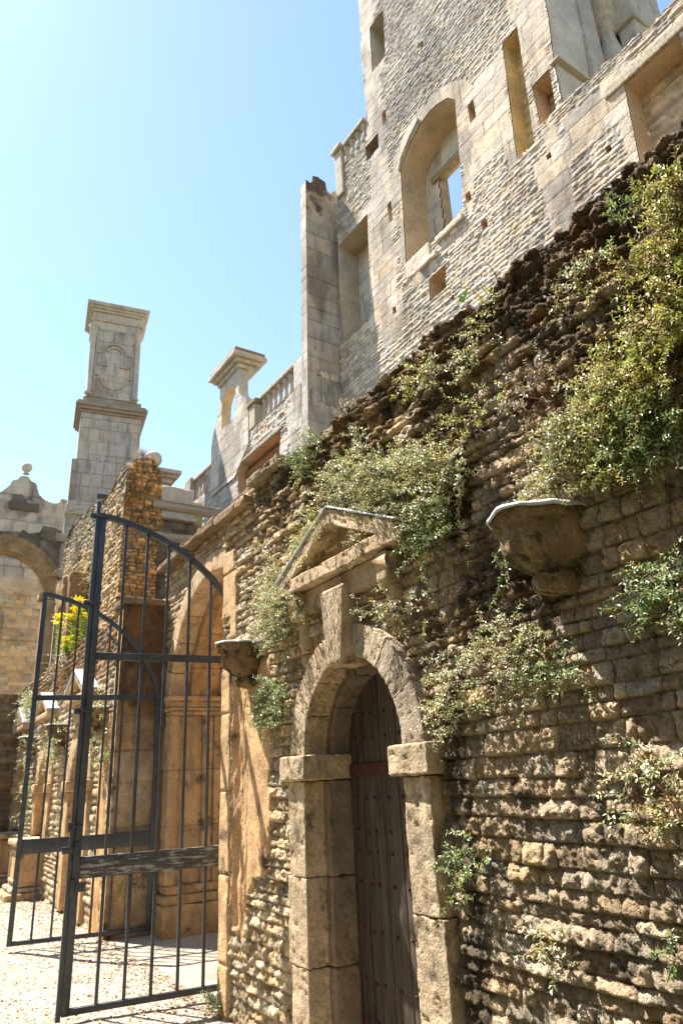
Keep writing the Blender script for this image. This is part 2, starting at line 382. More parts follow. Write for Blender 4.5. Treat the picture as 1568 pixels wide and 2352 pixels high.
# ================================================================== NEAR GARDEN WALL
TOPZ = 4.02
DC, DR, DS = 3.88, .5, 1.76     # doorway centre, inner radius, springing height
near = empty('garden_wall', (2.7, 3.0, 0), 'foreground rubble garden wall with a pedimented doorway and dark mossy top', 'wall')
def near_h(u, v):
    e, hs, h_, tl, h3_, EU, EV, CV = stones(u, v, 11, .074, .15, .0055, .017, full=True)
    rough = .029+.012*sst(2.6, 3.6, v)
    fine = (fbm(u*34, v*34, 4, 21)-.5); mid = fbm(u*4, v*5, 3, 22)-.5
    wd, wi = worley(u*20+fine*1.5, v*26+fine, 23); wd2, wi2 = worley(u*60, v*66, 25)
    h = rough*EV*(.2+.8*EU)*(.35+.95*hs)*(1-.22*CV)-rough*.75+fine*.032+mid*.016+e*((wi-.5)*.013-wd*.008+(wi2-.5)*.006)+rough*e*(h_-.5)*tl*1.2
    c = tintc(hs, h_, .34, .16)*(.33+.67*np.clip(e*1.3, 0, 1))[:, None]
    # dark organic crust on the upper wall
    n = fbm(u*2.2, v*2.2, 5, 31); n2_ = fbm(u*11, v*11, 4, 32)
    ln = 3.3+.35*sst(2.4, 4.6, u)-.2*sst(1.6, 1.0, u)
    k = sst(-.08, .12, (v-ln+.06)*.6+(n-.5)*1.3+(n2_-.5)*.9)-.5*sst(.58, .65, fbm(u*6, v*11, 4, 48)); k = np.clip(k, 0, 1)*sst(5.6, 4.9, u)
    k = np.maximum(k, sst(.55, .62, fbm(u*1.7+4, v*1.3, 4, 34))*sst(1.9, 2.4, v)*sst(3.6, 2.9, u)*.9)
    h = h+k*((fbm(u*19, v*24, 5, 35, .7)-.5)*.10+(fbm(u*4, v*4, 3, 36)-.5)*.03)
    crust = np.array([.15, .125, .10]); moss = np.array([.27, .17, .07])
    mk = sst(.57, .68, fbm(u*6, v*6, 4, 37))*.8
    cc = crust[None]*(1-mk[:, None])+moss[None]*mk[:, None]
    cc = cc*(.45+1.3*fbm(u*22, v*26, 4, 39))[:, None]+.30*sst(.60, .72, fbm(u*9, v*13, 4, 33))[:, None]*np.array([1, .92, .8])
    c = c*(1-.9*k[:, None])+cc*(.9*k[:, None])
    # black algae strip right of the doorway
    s_ = sst(.17, .05, abs(u-2.93))*sst(2.7, 2.0, v)*sst(.38, .55, fbm(u*9, v*6, 4, 38))
    c = c*(1-.8*s_[:, None])
    # grey-brown weathering, warmer and paler to the left
    wz = sst(2.2, 3.8, u)[:, None]; c = c*(np.array([.88, .82, .76])*(1-wz)+np.array([1.1, 1.04, .9])*wz)
    # dressed remains of an attached column and the corner quoins
    lowz = .72+.5*np.clip((5.45-u)/.4, -.4, 1)+(fbm(u*7, v*7, 3, 40)-.5)*.35
    pm = sst(0, .03, np.minimum(np.minimum(u-5.03-(fbm(u*0+.5, v*5, 3, 41)-.5)*.14, 5.80-u), v-lowz))*sst(2.55, 2.45, v)
    er = (fbm(u*26, v*5, 3, 42)-.5)
    hp = .012-.04*sst(5.45, 5.6, u)*sst(5.8, 5.7, u)+er*.05*sst(5.38, 5.5, u)+(fbm(u*8, v*8, 4, 43)-.5)*.016
    h = h*(1-pm)+hp*pm
    pc = np.array([1.28, 1.0, .72])*(.85+.35*fbm(u*5, v*2.5, 4, 44))[:, None]
    c = c*(1-pm[:, None])+pc*pm[:, None]
    up = sst(0, .03, np.minimum(np.minimum(u-5.70, 5.86-u), np.minimum(v-2.75, 3.45-v)))   # one tall upright block
    q = np.maximum(sst(5.80, 5.83, u)*sst(2.6, 2.5, v), np.maximum(up, sst(5.74, 5.78, u)*sst(3.0, 3.05, v)*sst(3.65, 3.6, v)))
    hq = .008+(fbm(u*7, v*7, 4, 46)-.5)*.014-.02*np.exp(-abs((v % .62)-.31)/.008)
    h = h*(1-q)+hq*q; c = c*(1-q[:, None])+np.array([1.3, 1.05, .78])*(.85+.3*fbm(u*4, v*3, 3, 47))[:, None]*q[:, None]
    # settle under the door surround so that the surround stands proud
    dd = np.hypot(u-DC, np.maximum(v-DS, 0)*1.0); s2 = sst(.9, .78, dd)*sst(2.9, 2.7, v); h = h-s2*.03
    return h, c
def near_pos(a, b, h):
    zt = TOPZ+(fbm(a*2.2, a*0, 4, 60)-.5)*.16*sst(5.0, 4.6, a)
    over = np.maximum(b-zt, 0); rr = .06; th = np.clip(over/rr, 0, math.pi/2)
    x = np.where(b <= zt, 0, rr*(1-np.cos(th))+np.maximum(over-rr*math.pi/2, 0)); z = np.where(b <= zt, b, zt+rr*np.sin(th))
    nx = -np.cos(th)*(b > zt)-1.0*(b <= zt); nz_ = np.sin(th)*(b > zt)
    lump = (fbm(a*7, b*7, 3, 61)-.4)*.06*sst(zt-.12, zt+.05, b)*sst(5.0, 4.6, a)
    return np.stack([2.4+x+nx*(h+lump), a, z+nz_*(h+lump)], -1)
dh = [(DC-DR-.13, -.2), (DC-DR-.13, DS)]+[(DC-(DR+.13)*math.cos(R(180*k/24)), DS+(DR+.13)*math.sin(R(180*k/24))) for k in range(1, 24)]+[(DC+DR+.13, DS), (DC+DR+.13, -.2)]
sheet('rubble_face', W1, np.concatenate([arr(-1.5, .98, .035), arr(1.0, 3.5, .0072), arr(3.509, 6.02, .0098)]), np.concatenate([arr(-.1, .7, .012), arr(.707, 4.35, .0068), arr(4.38, 4.9, .03)]), near_h, 'near', near, holes=[dh], posf=near_pos)
mb = MB(); mb.rb((2.50, -1.5, 0), (3.2, DC-DR-.14, 3.95), .5, amp=0); mb.rb((2.50, DC+DR+.14, 0), (3.05, 6.0, 3.95), .5, amp=0)
mb.rb((2.50, DC-DR-.139, 2.45), (3.2, DC+DR+.139, 3.945), .5, amp=0); mb.rb((2.80, DC-DR-.139, 0), (3.2, DC+DR+.139, 2.449), .5, amp=0)
mb.build('wall_core', 'near', near)
mb = MB(); mb.rb((2.405, 5.985, 0), (3.04, 6.03, 4.0), .08, amp=.006, col=(1.1, 1, .85)); mb.build('wall_end', 'ochre', near)
# coping slabs at the left end
mb = MB(); mb.rb((2.32, 4.72, 4.04), (2.9, 5.34, 4.105), .018, .007, .016, 16, seed=2, col=(.62, .6, .56)); mb.build('coping_slab', 'ochre', near)
mb = MB(); mb.rb((2.31, 5.36, 3.91), (2.95, 6.06, 3.985), .018, .007, .018, 16, seed=3, col=(.66, .55, .46)); mb.build('coping_slab', 'ochre', near)
# door surround
for sgn, nm in ((1, 'l'), (-1, 'r')):
    mb = MB(); 
    zz = [0, .52, 1.02, 1.6] if sgn > 0 else [0, .38, .95, 1.6]
    for i in range(3):
        a, b = sorted((DC+sgn*(DR+.065), DC+sgn*(DR+.29+(.03 if i % 2 else 0))))
        mb.rb((2.352, a, zz[i]+.002), (2.52, b, zz[i+1]-.002), .014, .007, .011, 20, seed=i+3*sgn+9, col=(.98, .93, .88) if sgn > 0 else (1.02, .97, .92))
        a, b = sorted((DC+sgn*DR, DC+sgn*(DR+.2)))
        mb.rb((2.50, a, zz[i]+.002), (2.80, b, zz[i+1]-.002), .02, .012, .008, 14, seed=i+20, col=(.46, .43, .42))
    mb.build('door_jamb', 'ochre', near)
    a, b = sorted((DC+sgn*(DR-.015), DC+sgn*(DR+.345)))
    mb = MB(); mb.rb((2.31, a, 1.602), (2.80, b, DS), .014, .012, .011, 18, seed=31, col=(1.0, .95, .88)); mb.build('impost', 'ochre', near)
def arcfn(cy, cz): # local (depth x, r, theta) -> world
    return lambda q: np.stack([q[:, 0], cy+q[:, 1]*np.cos(q[:, 2]), cz+q[:, 1]*np.sin(q[:, 2])], -1)
mb = MB()
for k in range(7):
    a0 = math.pi*k/7; a1 = math.pi*(k+1)/7
    mb.rb((2.36, DR+.065, a0+.002), (2.56, DR+.265, a1-.002), .016, .005, .011, 20, fn=arcfn(DC, DS), seed=k+40, col=(.98, .9, .8) if k in (1, 2) else ((.7, .7, .74) if k > 4 else (.95, .92, .88)))
for k in range(5):
    a0 = math.pi*k/5; a1 = math.pi*(k+1)/5
    mb.rb((2.535, DR, a0+.002), (2.81, DR+.2, a1-.002), .025, .006, .008, 14, fn=arcfn(DC, DS), seed=k+50, col=(.36, .33, .34))
mb.build('arch_ring', 'ochre', near)
def kfn(q):
    t = (q[:, 2]-2.27)/.5; return np.stack([q[:, 0], DC+(q[:, 1])*(.085+.055*t), q[:, 2]], -1)
mb = MB(); mb.rb((2.285, -1, 2.27), (2.50, 1, 2.77), .014, .02, .010, 18, fn=kfn, seed=61, col=(1.02, .96, .92)); mb.build('keystone', 'ochre', near)
# frieze, brackets, pediment
ped = MB(); ped.rb((2.345, DC-.60, 2.70), (2.47, DC+.60, 2.86), .03, .01, .006, 9, seed=62, col=(.85, .78, .7)); ped.build('frieze', 'ochre', near)
def console(y):
    mb = MB(); mb.rb((2.30, y-.06, 2.66), (2.45, y+.06, 2.86), .02, .02, .004, 9, seed=63, col=(.85, .8, .72))
    mb.rb((2.355, y-.05, 2.47), (2.45, y+.05, 2.68), .02, .03, .004, 9, seed=64, col=(.85, .8, .72))
    V = []; 
    for k in range(14):
        th = k*.4488
        for yy in (y-.07, y+.07): V.append((2.33+.045*math.cos(th), yy, 2.79+.055*math.sin(th)))
    mb.add(V, [(2*k, 2*((k+1) % 14), 2*((k+1) % 14)+1, 2*k+1) for k in range(14)]+[tuple(range(0, 28, 2)), tuple(range(27, 0, -2))], (.95, .86, .74))
    mb.build('console', 'ochre', near)
console(DC+.56); console(DC-.56)
PW, PB, PA = .76, 2.865, 3.31
def rake(sgn):
    L_ = math.hypot(PW, PA-2.96); ang = math.atan2(PA-2.97, PW)
    def fn(q):
        s_ = q[:, 1]; t = q[:, 2]     # s along the slope from the eaves to the apex, t across it
        y = DC+sgn*(PW-s_*math.cos(ang)+0*t)-0; z = 2.965+s_*math.sin(ang)+t*math.cos(ang)*0+t
        return np.stack([q[:, 0], y, z], -1)
    mb = MB(); mb.rb((2.275, 0.001, -.095), (2.46, L_-.001 if sgn > 0 else L_-.0, .02), .016, .007, .012, 18, fn=fn, seed=66+sgn, col=(1.0, .93, .86)); mb.build('raking_cornice', 'ochre', near)
    mb = MB(); mb.rb((2.262, -.02, .024), (2.47, L_, .036), .02, .003, .009, 18, fn=fn, seed=67); mb.build('lead_flashing', 'lead', near)
rake(1); rake(-1)
mb = MB(); mb.rb((2.275, DC-PW, PB), (2.46, DC-.1, PB+.1), .014, .007, .012, 18, seed=70, col=(1.0, .9, .8)); mb.rb((2.275, DC-.097, PB), (2.46, DC+PW, PB+.1), .014, .007, .012, 18, seed=71, col=(1.05, .96, .86)); mb.build('cornice', 'ochre', near)
mb = MB(); mb.add([(2.40, DC-PW+.1, PB+.1), (2.40, DC+PW-.1, PB+.1), (2.40, DC, PA-.06), (2.47, DC-PW+.1, PB+.1), (2.47, DC+PW-.1, PB+.1), (2.47, DC, PA-.06)], [(0, 1, 2), (5, 4, 3), (0, 3, 4, 1), (1, 4, 5, 2), (2, 5, 3, 0)], (.72, .62, .5)); mb.build('tympanum', 'ochre', near, smooth=False)
# plank door
door = empty('plank_door', (2.7, DC, 0), 'weathered dark oak plank door with iron studs inside the pedimented stone doorway', 'door')
ys = [DC-.52, DC-.30, DC-.06, DC+.12, DC+.34, DC+.52]
for i in range(5):
    mb = MB(); mb.rb((2.675, ys[i]+.003, .03), (2.72, ys[i+1]-.003, 2.29), .05, .006, .003, 8, seed=80+i, col=np.array([1.15, 1.1, 1.05])*(.8+.12*((i*7) % 4)), tint=.3); mb.build('door_plank', 'wood', door)
mb = MB(); mb.rb((2.660, DC-.49, 1.615), (2.674, DC+.49, 1.69), .05, .003, .002); mb.build('iron_strap', 'rust', door)
for z_ in (.25, .45, .72, .98, 1.16, 1.28, 1.48, 1.85, 2.0):
    for y_ in (DC-.42, DC-.27, DC-.1, DC+.05, DC+.21, DC+.3, DC+.42):
        if z_ > 1.8 and abs(y_-DC) > .42: continue
        mb = MB(); mb.lathe([(.011, 0), (.010, .006), (.005, .011)], (0, 0, 0), 8); V = mb.v[0].copy(); mb.v[0] = np.stack([2.673-V[:, 2], y_+V[:, 0], z_+V[:, 1]+.01*math.sin(y_*40)], -1)
        mb.build('stud', 'rust', door)
# corbels
def corbel(parent, cy, seed, pz=2.66, px=2.4, col=(1, .93, .82)):
    base = np.array([(0, .20), (-.16, .215), (-.27, .14), (-.33, .02), (-.30, -.09), (-.19, -.17), (0, -.19)])
    lev0 = [(0, .96), (-.012, .99), (-.058, .97), (-.064, .90), (-.075, .88), (-.15, .88), (-.185, .83), (-.22, .66), (-.25, .50), (-.258, .42), (-.27, .46), (-.285, .50), (-.325, .49), (-.338, .44), (-.345, .3), (-.35, .02)]
    lev = []
    for a_, b_ in zip(lev0[:-1], lev0[1:]): lev += [a_, ((a_[0]+b_[0])/2, (a_[1]+b_[1])/2)]
    lev.append(lev0[-1])
    pts = []
    for i in range(len(base)-1):
        for k in range(8): pts.append(base[i]+(base[i+1]-base[i])*k/8)
    pts.append(base[-1]); pts = np.array(pts); n = len(pts); V = []
    for dz, s_ in lev:
        q = pts*s_; V.append(np.stack([px+.02+q[:, 0], cy+q[:, 1], np.full(n, pz+dz)], -1))
    V = np.concatenate(V); V = V+((f3(V+seed, 26, seed)-.5)*.08+(f3(V, 6, seed)-.5)*.05)[:, None]*np.array([1, 1, .6])
    Fq = [(i*n+j, i*n+j+1, (i+1)*n+j+1, (i+1)*n+j) for i in range(len(lev)-1) for j in range(n-1)]+[tuple(range(n))[::-1]]
    mb = MB(); mb.add(V, Fq, np.array(col)[None]*(.3+1.2*f3(V, 9, seed))[:, None]); o = mb.build('corbel', 'mossy', parent)
    V2 = []; 
    for dz, s_ in ((.008, .98), (.010, 1.03), (-.008, 1.05), (-.010, 1.02)):
        q = pts*s_; V2.append(np.stack([px+.02+q[:, 0], cy+q[:, 1], np.full(n, pz+dz)], -1))
    V2 = np.concatenate(V2); V2 = V2+((f3(V2+seed, 9, seed)-.5)*.07)[:, None]*np.array([.5, .3, 1])
    Fq = [(i*n+j, i*n+j+1, (i+1)*n+j+1, (i+1)*n+j) for i in range(3) for j in range(n-1)]+[tuple(range(n))[::-1]]
    mb = MB(); mb.add(V2, Fq); mb.build('lead_cap', 'lead', o)
corbel(near, 2.08, 1, col=(.85, .75, .62)); corbel(near, 5.36, 2, col=(.95, .8, .62))

# ================================================================== GATEWAY
gw = empty('gateway', (3.2, 7.8, 0), 'arched stone gateway behind the iron gates, with an orange lit soffit and a crusted coping', 'gateway')
GC, GS, GR = 7.85, 2.6, 1.4
G = Fr((3.0, 0, 0), (0, 1, 0), (-1, 0, 0))
gh = [(GC-GR-.2, -.2), (GC-GR-.2, GS)]+[(GC-(GR+.2)*math.cos(R(180*k/28)), GS+(GR+.2)*math.sin(R(180*k/28))) for k in range(1, 28)]+[(GC+GR+.2, GS), (GC+GR+.2, -.2)]
fw = rubble(71, .085, .22, .03, .014)
def fw2(u, v):
    h, c = fw(u, v); return h, c*np.array([1.05, .95, .8])
sheet('rubble_face', G, arr(5.9, 9.75, .02), arr(-.1, 4.5, .018), fw2, 'near', gw, holes=[gh])
mb = MB()
for k in range(11):
    a0 = math.pi*k/11; a1 = math.pi*(k+1)/11
    mb.rb((2.965, GR, a0+.002), (3.22, GR+.24, a1-.002), .04, .01, .005, 8, fn=arcfn(GC, GS), seed=k+90, col=(1.1, .95, .8))
mb.build('arch_ring', 'ochre', gw)
mb = MB()
for (r0, r1, x0, x1, cl) in ((1.30, 1.6, 3.221, 3.34, .75), (1.36, 1.6, 3.341, 3.62, 1.05), (1.27, 1.6, 3.621, 3.72, .85), (1.34, 1.6, 3.721, 3.9, .95)):
    for k in range(9):
        mb.rb((x0, r0, math.pi*k/9), (x1, r1, math.pi*(k+1)/9), .08, .012, .004, 8, fn=arcfn(GC, GS), seed=k+100, col=(1.15*cl, .86*cl, .6*cl))
mb.build('moulded_soffit', 'ochre', gw)
for cy, sg in ((GC+GR, 1), (GC-GR, -1)):
    mb = MB()
    for i, (x0, x1, dy) in enumerate([(2.97, 3.1, 0), (3.101, 3.14, .03), (3.141, 3.42, .045), (3.421, 3.46, .0), (3.461, 3.50, .04), (3.501, 3.54, .01), (3.541, 3.57, .035), (3.571, 3.66, .0), (3.661, 3.9, .03)]):
        a, b = sorted((cy+sg*(dy-.05), cy+sg*.5))
        for z0, z1 in ((.5, 1.15), (1.152, 1.8), (1.802, 2.46)):
            mb.rb((x0, a, z0), (x1, b, z1), .05, .006, .004, 9, seed=i+int(z0*9), col=np.array([.95, .8, .62])*(.85+.25*random.random()))
    mb.build('moulded_pilaster', 'ochre', gw)
    mb = MB()
    for z0, z1, e in ((2.462, 2.52, .02), (2.521, 2.56, .05), (2.561, 2.64, .03), (2.641, 2.70, .09)):
        a, b = sorted((cy-sg*(e+.05), cy+sg*.5)); mb.rb((3.0-e, a, z0), (3.9, b, z1), .05, .012, .005, 9, seed=int(z0*50), col=(.95, .82, .66))
    mb.build('capital', 'ochre', gw)
    mb = MB()
    for z0, z1, e in ((-.05, .30, .13), (.301, .40, .10), (.401, .498, .05)):
        a, b = sorted((cy-sg*(e+.05), cy+sg*.5)); mb.rb((3.0-e*.6, a, z0), (3.94, b, z1), .06, .02, .012, 7, seed=int(z0*50)+3, col=(.85, .7, .5))
    mb.build('pilaster_base', 'ochre', gw)
mb = MB(); 
for i in range(7):
    y0 = 5.9+.55*i; mb.rb((2.86, y0+.004, 4.50+.015*math.sin(i*2)), (3.5, y0+.546, 4.585+.02*math.sin(i*2.7)), .025, .008, .024, 14, seed=120+i, col=(.5, .42, .35))
mb.build('coping', 'ochre', gw)
mb = MB(); mb.rb((3.10, 5.95, 4.28), (3.5, 9.7, 4.49), .5, amp=0); mb.rb((3.10, 9.5, 0), (3.5, 9.7, 4.27), .5, amp=0); mb.build('wall_core', 'near', gw)
mb = MB(); mb.rb((2.90, 6.9, 3.62), (2.99, 7.14, 4.0), .03, .02, .006, 9, seed=130, col=(.9, .75, .6)); mb.build('bracket', 'ochre', gw)

# ================================================================== FAR GARDEN WALL (three pedimented bays)
far = empty('garden_wall', (2.7, 14, 0), 'farther garden wall beyond the gates with pedimented niches and a mossy top', 'wall')
def far_h(u, v):
    h, c = rubble(75, .085, .2, .04, .016)(u, v)
    k = sst(2.7, 3.5, v+(fbm(u*3, v*3, 3, 7)-.5)); mk = sst(.5, .62, fbm(u*4, v*4, 4, 8))
    cc = np.array([.34, .3, .25])*(1-mk[:, None])+np.array([.75, .42, .13])*mk[:, None]
    c = c*(1-.8*k[:, None])+cc*.8*k[:, None]
    q = rects([(9.5, 9.78, 0, 3.9)], .08, .35, 3)(u, v); h = h*(1-q)+q*.012; c = c*(1-q[:, None])+q[:, None]*np.array([1.2, 1.05, .85])
    s_ = sst(0, .04, np.minimum(u-9.85, 10.4-u))*sst(2.6, 2.4, v); h = h*(1-s_)+s_*(fbm(u*20, v*5, 3, 5)-.5)*.04; c = c*(1-s_[:, None])+s_[:, None]*np.array([1.15, .9, .6])
    return h, c*np.array([1.05, 1, .92])
bays = [11.55, 14.45, 17.2]
fh = []
for yc in bays: fh.append([(yc-.5, -.2), (yc-.5, 1.76)]+[(yc-.5*math.cos(R(180*k/16)), 1.76+.5*math.sin(R(180*k/16))) for k in range(1, 16)]+[(yc+.5, 1.76), (yc+.5, -.2)])
def far_pos(a, b, h):
    zt = 3.93+(fbm(a*1.6, a*0, 4, 66)-.5)*.25; ov = np.maximum(b-zt, 0)
    return np.stack([2.4-h*(b <= zt)+ov, a, np.minimum(b, zt)+h*(b > zt)+ov*.25], -1)
sheet('rubble_face', W1, arr(9.56, 18.6, .025), arr(-.1, 4.7, .02), far_h, 'near', far, holes=fh, posf=far_pos)
mb = MB(); 
e_ = [9.59]+[q for yc in bays for q in (yc-.51, yc+.51)]+[18.5]
for i in range(0, len(e_), 2): mb.rb((2.5, e_[i], 0), (3.0, e_[i+1], 3.75), .5, amp=0)
for yc in bays: mb.rb((2.5, yc-.509, 2.5), (3.0, yc+.509, 3.745), .5, amp=0); mb.rb((2.86, yc-.509, 0), (3.0, yc+.509, 2.499), .3, amp=0)
mb.build('wall_core', 'near', far)
# shaded end of the wall beside the gateway
PF = FY(9.56); fd = ashlar(77, .42, .5, .012, .012, r=.008, a=.15, warm=.2)
def pier_h(u, v):
    h, c = fd(u, v); k = sst(1.9, 3.5, v+(fbm(u*3, v*3, 4, 7)-.5)*1.8)[:, None]
    return h, (c*np.array([1.15, 1.0, .8]))*(1-k)+np.array([.34, .23, .16])*k
sheet('wall_end', PF, arr(2.38, 3.02, .02), arr(-.1, 4.0, .02), pier_h, 'near', far)
mb = MB(); mb.rb((2.36, 9.5, 3.96), (3.05, 10.1, 4.04), .03, .01, .02, 12, seed=5, col=(.5, .45, .4)); mb.build('coping_slab', 'ochre', far)
for bi, yc in enumerate(bays):
    for sg in (1, -1):
        mb = MB(); a, b = sorted((yc+sg*.50, yc+sg*.8)); mb.rb((2.35, a, .9 if bi else 0), (2.7, b, 1.6), .06, .012, .01, 8, seed=bi*5+sg+6, col=(1.05, .88, .68)); mb.build('niche_jamb', 'ochre', far)
        mb = MB(); a, b = sorted((yc+sg*.48, yc+sg*.84)); mb.rb((2.30, a, 1.602), (2.7, b, 1.76), .05, .02, .01, 8, seed=bi*5+sg+7, col=(1.05, .88, .7)); mb.build('impost', 'ochre', far)
        def fn(q, sg=sg, yc=yc): return np.stack([q[:, 0], yc+sg*(.76-q[:, 1]*.9), 2.96+q[:, 1]*.42+q[:, 2]], -1)
        mb = MB(); mb.rb((2.2, 0, -.1), (2.46, .84, .02), .06, .012, .008, 8, fn=fn, seed=bi+8, col=(1.1, 1, .85)); mb.build('raking_cornice', 'ochre', far)
        mb = MB(); mb.rb((2.18, -.02, .022), (2.47, .84, .05), .06, .006, .01, 8, fn=fn, seed=bi+9); mb.build('lead_flashing', 'lead', far)
    mb = MB()
    for k in range(7): mb.rb((2.355, .50, math.pi*k/7), (2.7, .82, math.pi*(k+1)/7-.004), .06, .01, .006, 9, fn=arcfn(yc, 1.76), seed=k+bi, col=(1.05, .92, .75))
    mb.build('arch_ring', 'ochre', far)
    mb = MB(); mb.rb((2.2, yc-.76, 2.86), (2.46, yc+.76, 2.96), .06, .012, .008, 8, seed=4, col=(1.05, .92, .78)); mb.build('cornice', 'ochre', far)
    mb = MB(); mb.rb((2.34, yc-.58, 2.6), (2.46, yc+.58, 2.858), .08, .01, .008, 8, seed=4, col=(.95, .85, .7)); mb.build('frieze', 'ochre', far)
    mb = MB(); mb.rb((2.42, yc-.6, 2.965), (2.46, yc+.6, 3.1), .1, .01, .004, 8, seed=4, col=(.8, .7, .55)); mb.build('tympanum', 'ochre', far)
    mb = MB(); mb.rb((2.72, yc-.55, 0), (2.85, yc+.55, 2.35), .15, .01, .006, 8, seed=4, col=(1.0, .78, .5)); mb.build('niche_back', 'ochre', far)
    if bi:
        P_ = empty('stone_pedestal', (2.3, yc, 0), ['', 'sunlit stone pedestal with a sunken panel under the second niche of the far wall', 'dark stone pedestal in the shaded corner under the last niche of the far wall'][bi], 'pedestal')
        mb = MB(); mb.rb((2.02, yc-.44, .16), (2.6, yc+.44, .78), .05, .02, .008, 8, seed=3, col=(1.05, .88, .68)); mb.build('die', 'ochre', P_)
        mb = MB(); mb.rb((1.96, yc-.5, .782), (2.62, yc+.5, .88), .05, .02, .008, 8, seed=3, col=(1.05, .95, .8)); mb.build('cap', 'ochre', P_)
        mb = MB(); mb.rb((1.86, yc-.56, -.05), (2.62, yc+.56, .08), .05, .02, .012, 8, seed=3, col=(1, .88, .7)); mb.rb((1.94, yc-.5, .081), (2.62, yc+.5, .158), .05, .03, .01, 8, seed=3); mb.build('plinth', 'ochre', P_)
        for z0, z1, y0, y1 in ((.22, .27, yc-.34, yc+.34), (.67, .72, yc-.34, yc+.34), (.272, .668, yc-.34, yc-.29), (.272, .668, yc+.29, yc+.34)):
            mb = MB(); mb.rb((2.0, y0, z0), (2.03, y1, z1), .05, .006, .003); mb.build('panel_moulding', 'ochre', P_)
corbel(far, 10.3, 3); corbel(far, 13.0, 4, col=(.8, .68, .56)); corbel(far, 15.95, 5, col=(.8, .68, .56))

# inner walls seen through the arch
iw = empty('inner_wall', (4.8, 10, 0), 'brick-like coursed stone wall glimpsed through the gateway arch behind the pilaster', 'wall')
sheet('rubble_face', Fr((4.7, 0, 0), (0, 1, 0), (-1, 0, 0)), arr(6.5, 12.4, .05), arr(-.1, 4.3, .03), lambda u, v: (lambda h, c: (h, c*np.array([1.1, .9, .66])))(*rubble(81, .1, .26, .03, .01)(u, v)), 'near', iw)
ip = empty('plastered_pier', (3.9, 10.3, 0), 'reddish plastered pier with scratched initials seen between the pilaster and the near wall', 'pier')
sheet('plaster_face', FY(10.3), arr(3.5, 4.7, .03), arr(.95, 3.3, .03), lambda u, v: ((fbm(u*5, v*5, 4, 2)-.5)*.02, np.ones((len(u), 3))*(.7+.6*fbm(u*3, v*3, 4, 3))[:, None]), 'plaster', ip)
sheet('rubble_face', FY(10.28), arr(3.5, 4.7, .03), arr(-.1, .95, .03), lambda u, v: rubble(82, .1, .2, .04)(u, v), 'near', ip)
mb = MB(); mb.rb((3.45, 10.12, .92), (4.7, 10.32, 1.02), .06, .02, .01, col=(.8, .6, .45)); mb.rb((3.5, 10.34, 0), (4.7, 10.6, 3.3), .5, amp=0); mb.rb((3.45, 10.2, 3.3), (4.7, 10.6, 3.42), .08, .02, .01, col=(.7, .55, .4)); mb.build('ledge', 'ochre', ip)
def text(body, loc, size, parent, m='void'):
    cu = bpy.data.curves.new('scratched_letter', 'FONT'); cu.body = body; cu.size = size; cu.extrude = .002
    tmp = bpy.data.objects.new('t', cu); C.objects.link(tmp); bpy.context.view_layer.update()
    me = bpy.data.meshes.new_from_object(tmp.evaluated_get(bpy.context.evaluated_depsgraph_get())); bpy.data.objects.remove(tmp)
    o = bpy.data.objects.new('scratched_letter', me); C.objects.link(o); me.materials.clear(); me.materials.append(M[m]); o.rotation_euler = (R(90), 0, 0)
    o.location = (loc[0], loc[1], loc[2]); o.parent = parent; o.matrix_parent_inverse = Matrix.Translation(parent.location).inverted(); return o
for ch_, x_, z_, sz in (('B', 3.72, 1.62, .14), ('D', 3.86, 1.62, .14), ('D', 3.72, 1.44, .14), ('S', 3.86, 1.44, .14), ('A', 3.68, 1.24, .08), ('S', 3.75, 1.24, .08), ('N', 3.88, 1.24, .08), ('C', 3.95, 1.24, .08)):
    text(ch_, (x_, 10.285, z_), sz, ip, 'plaster')

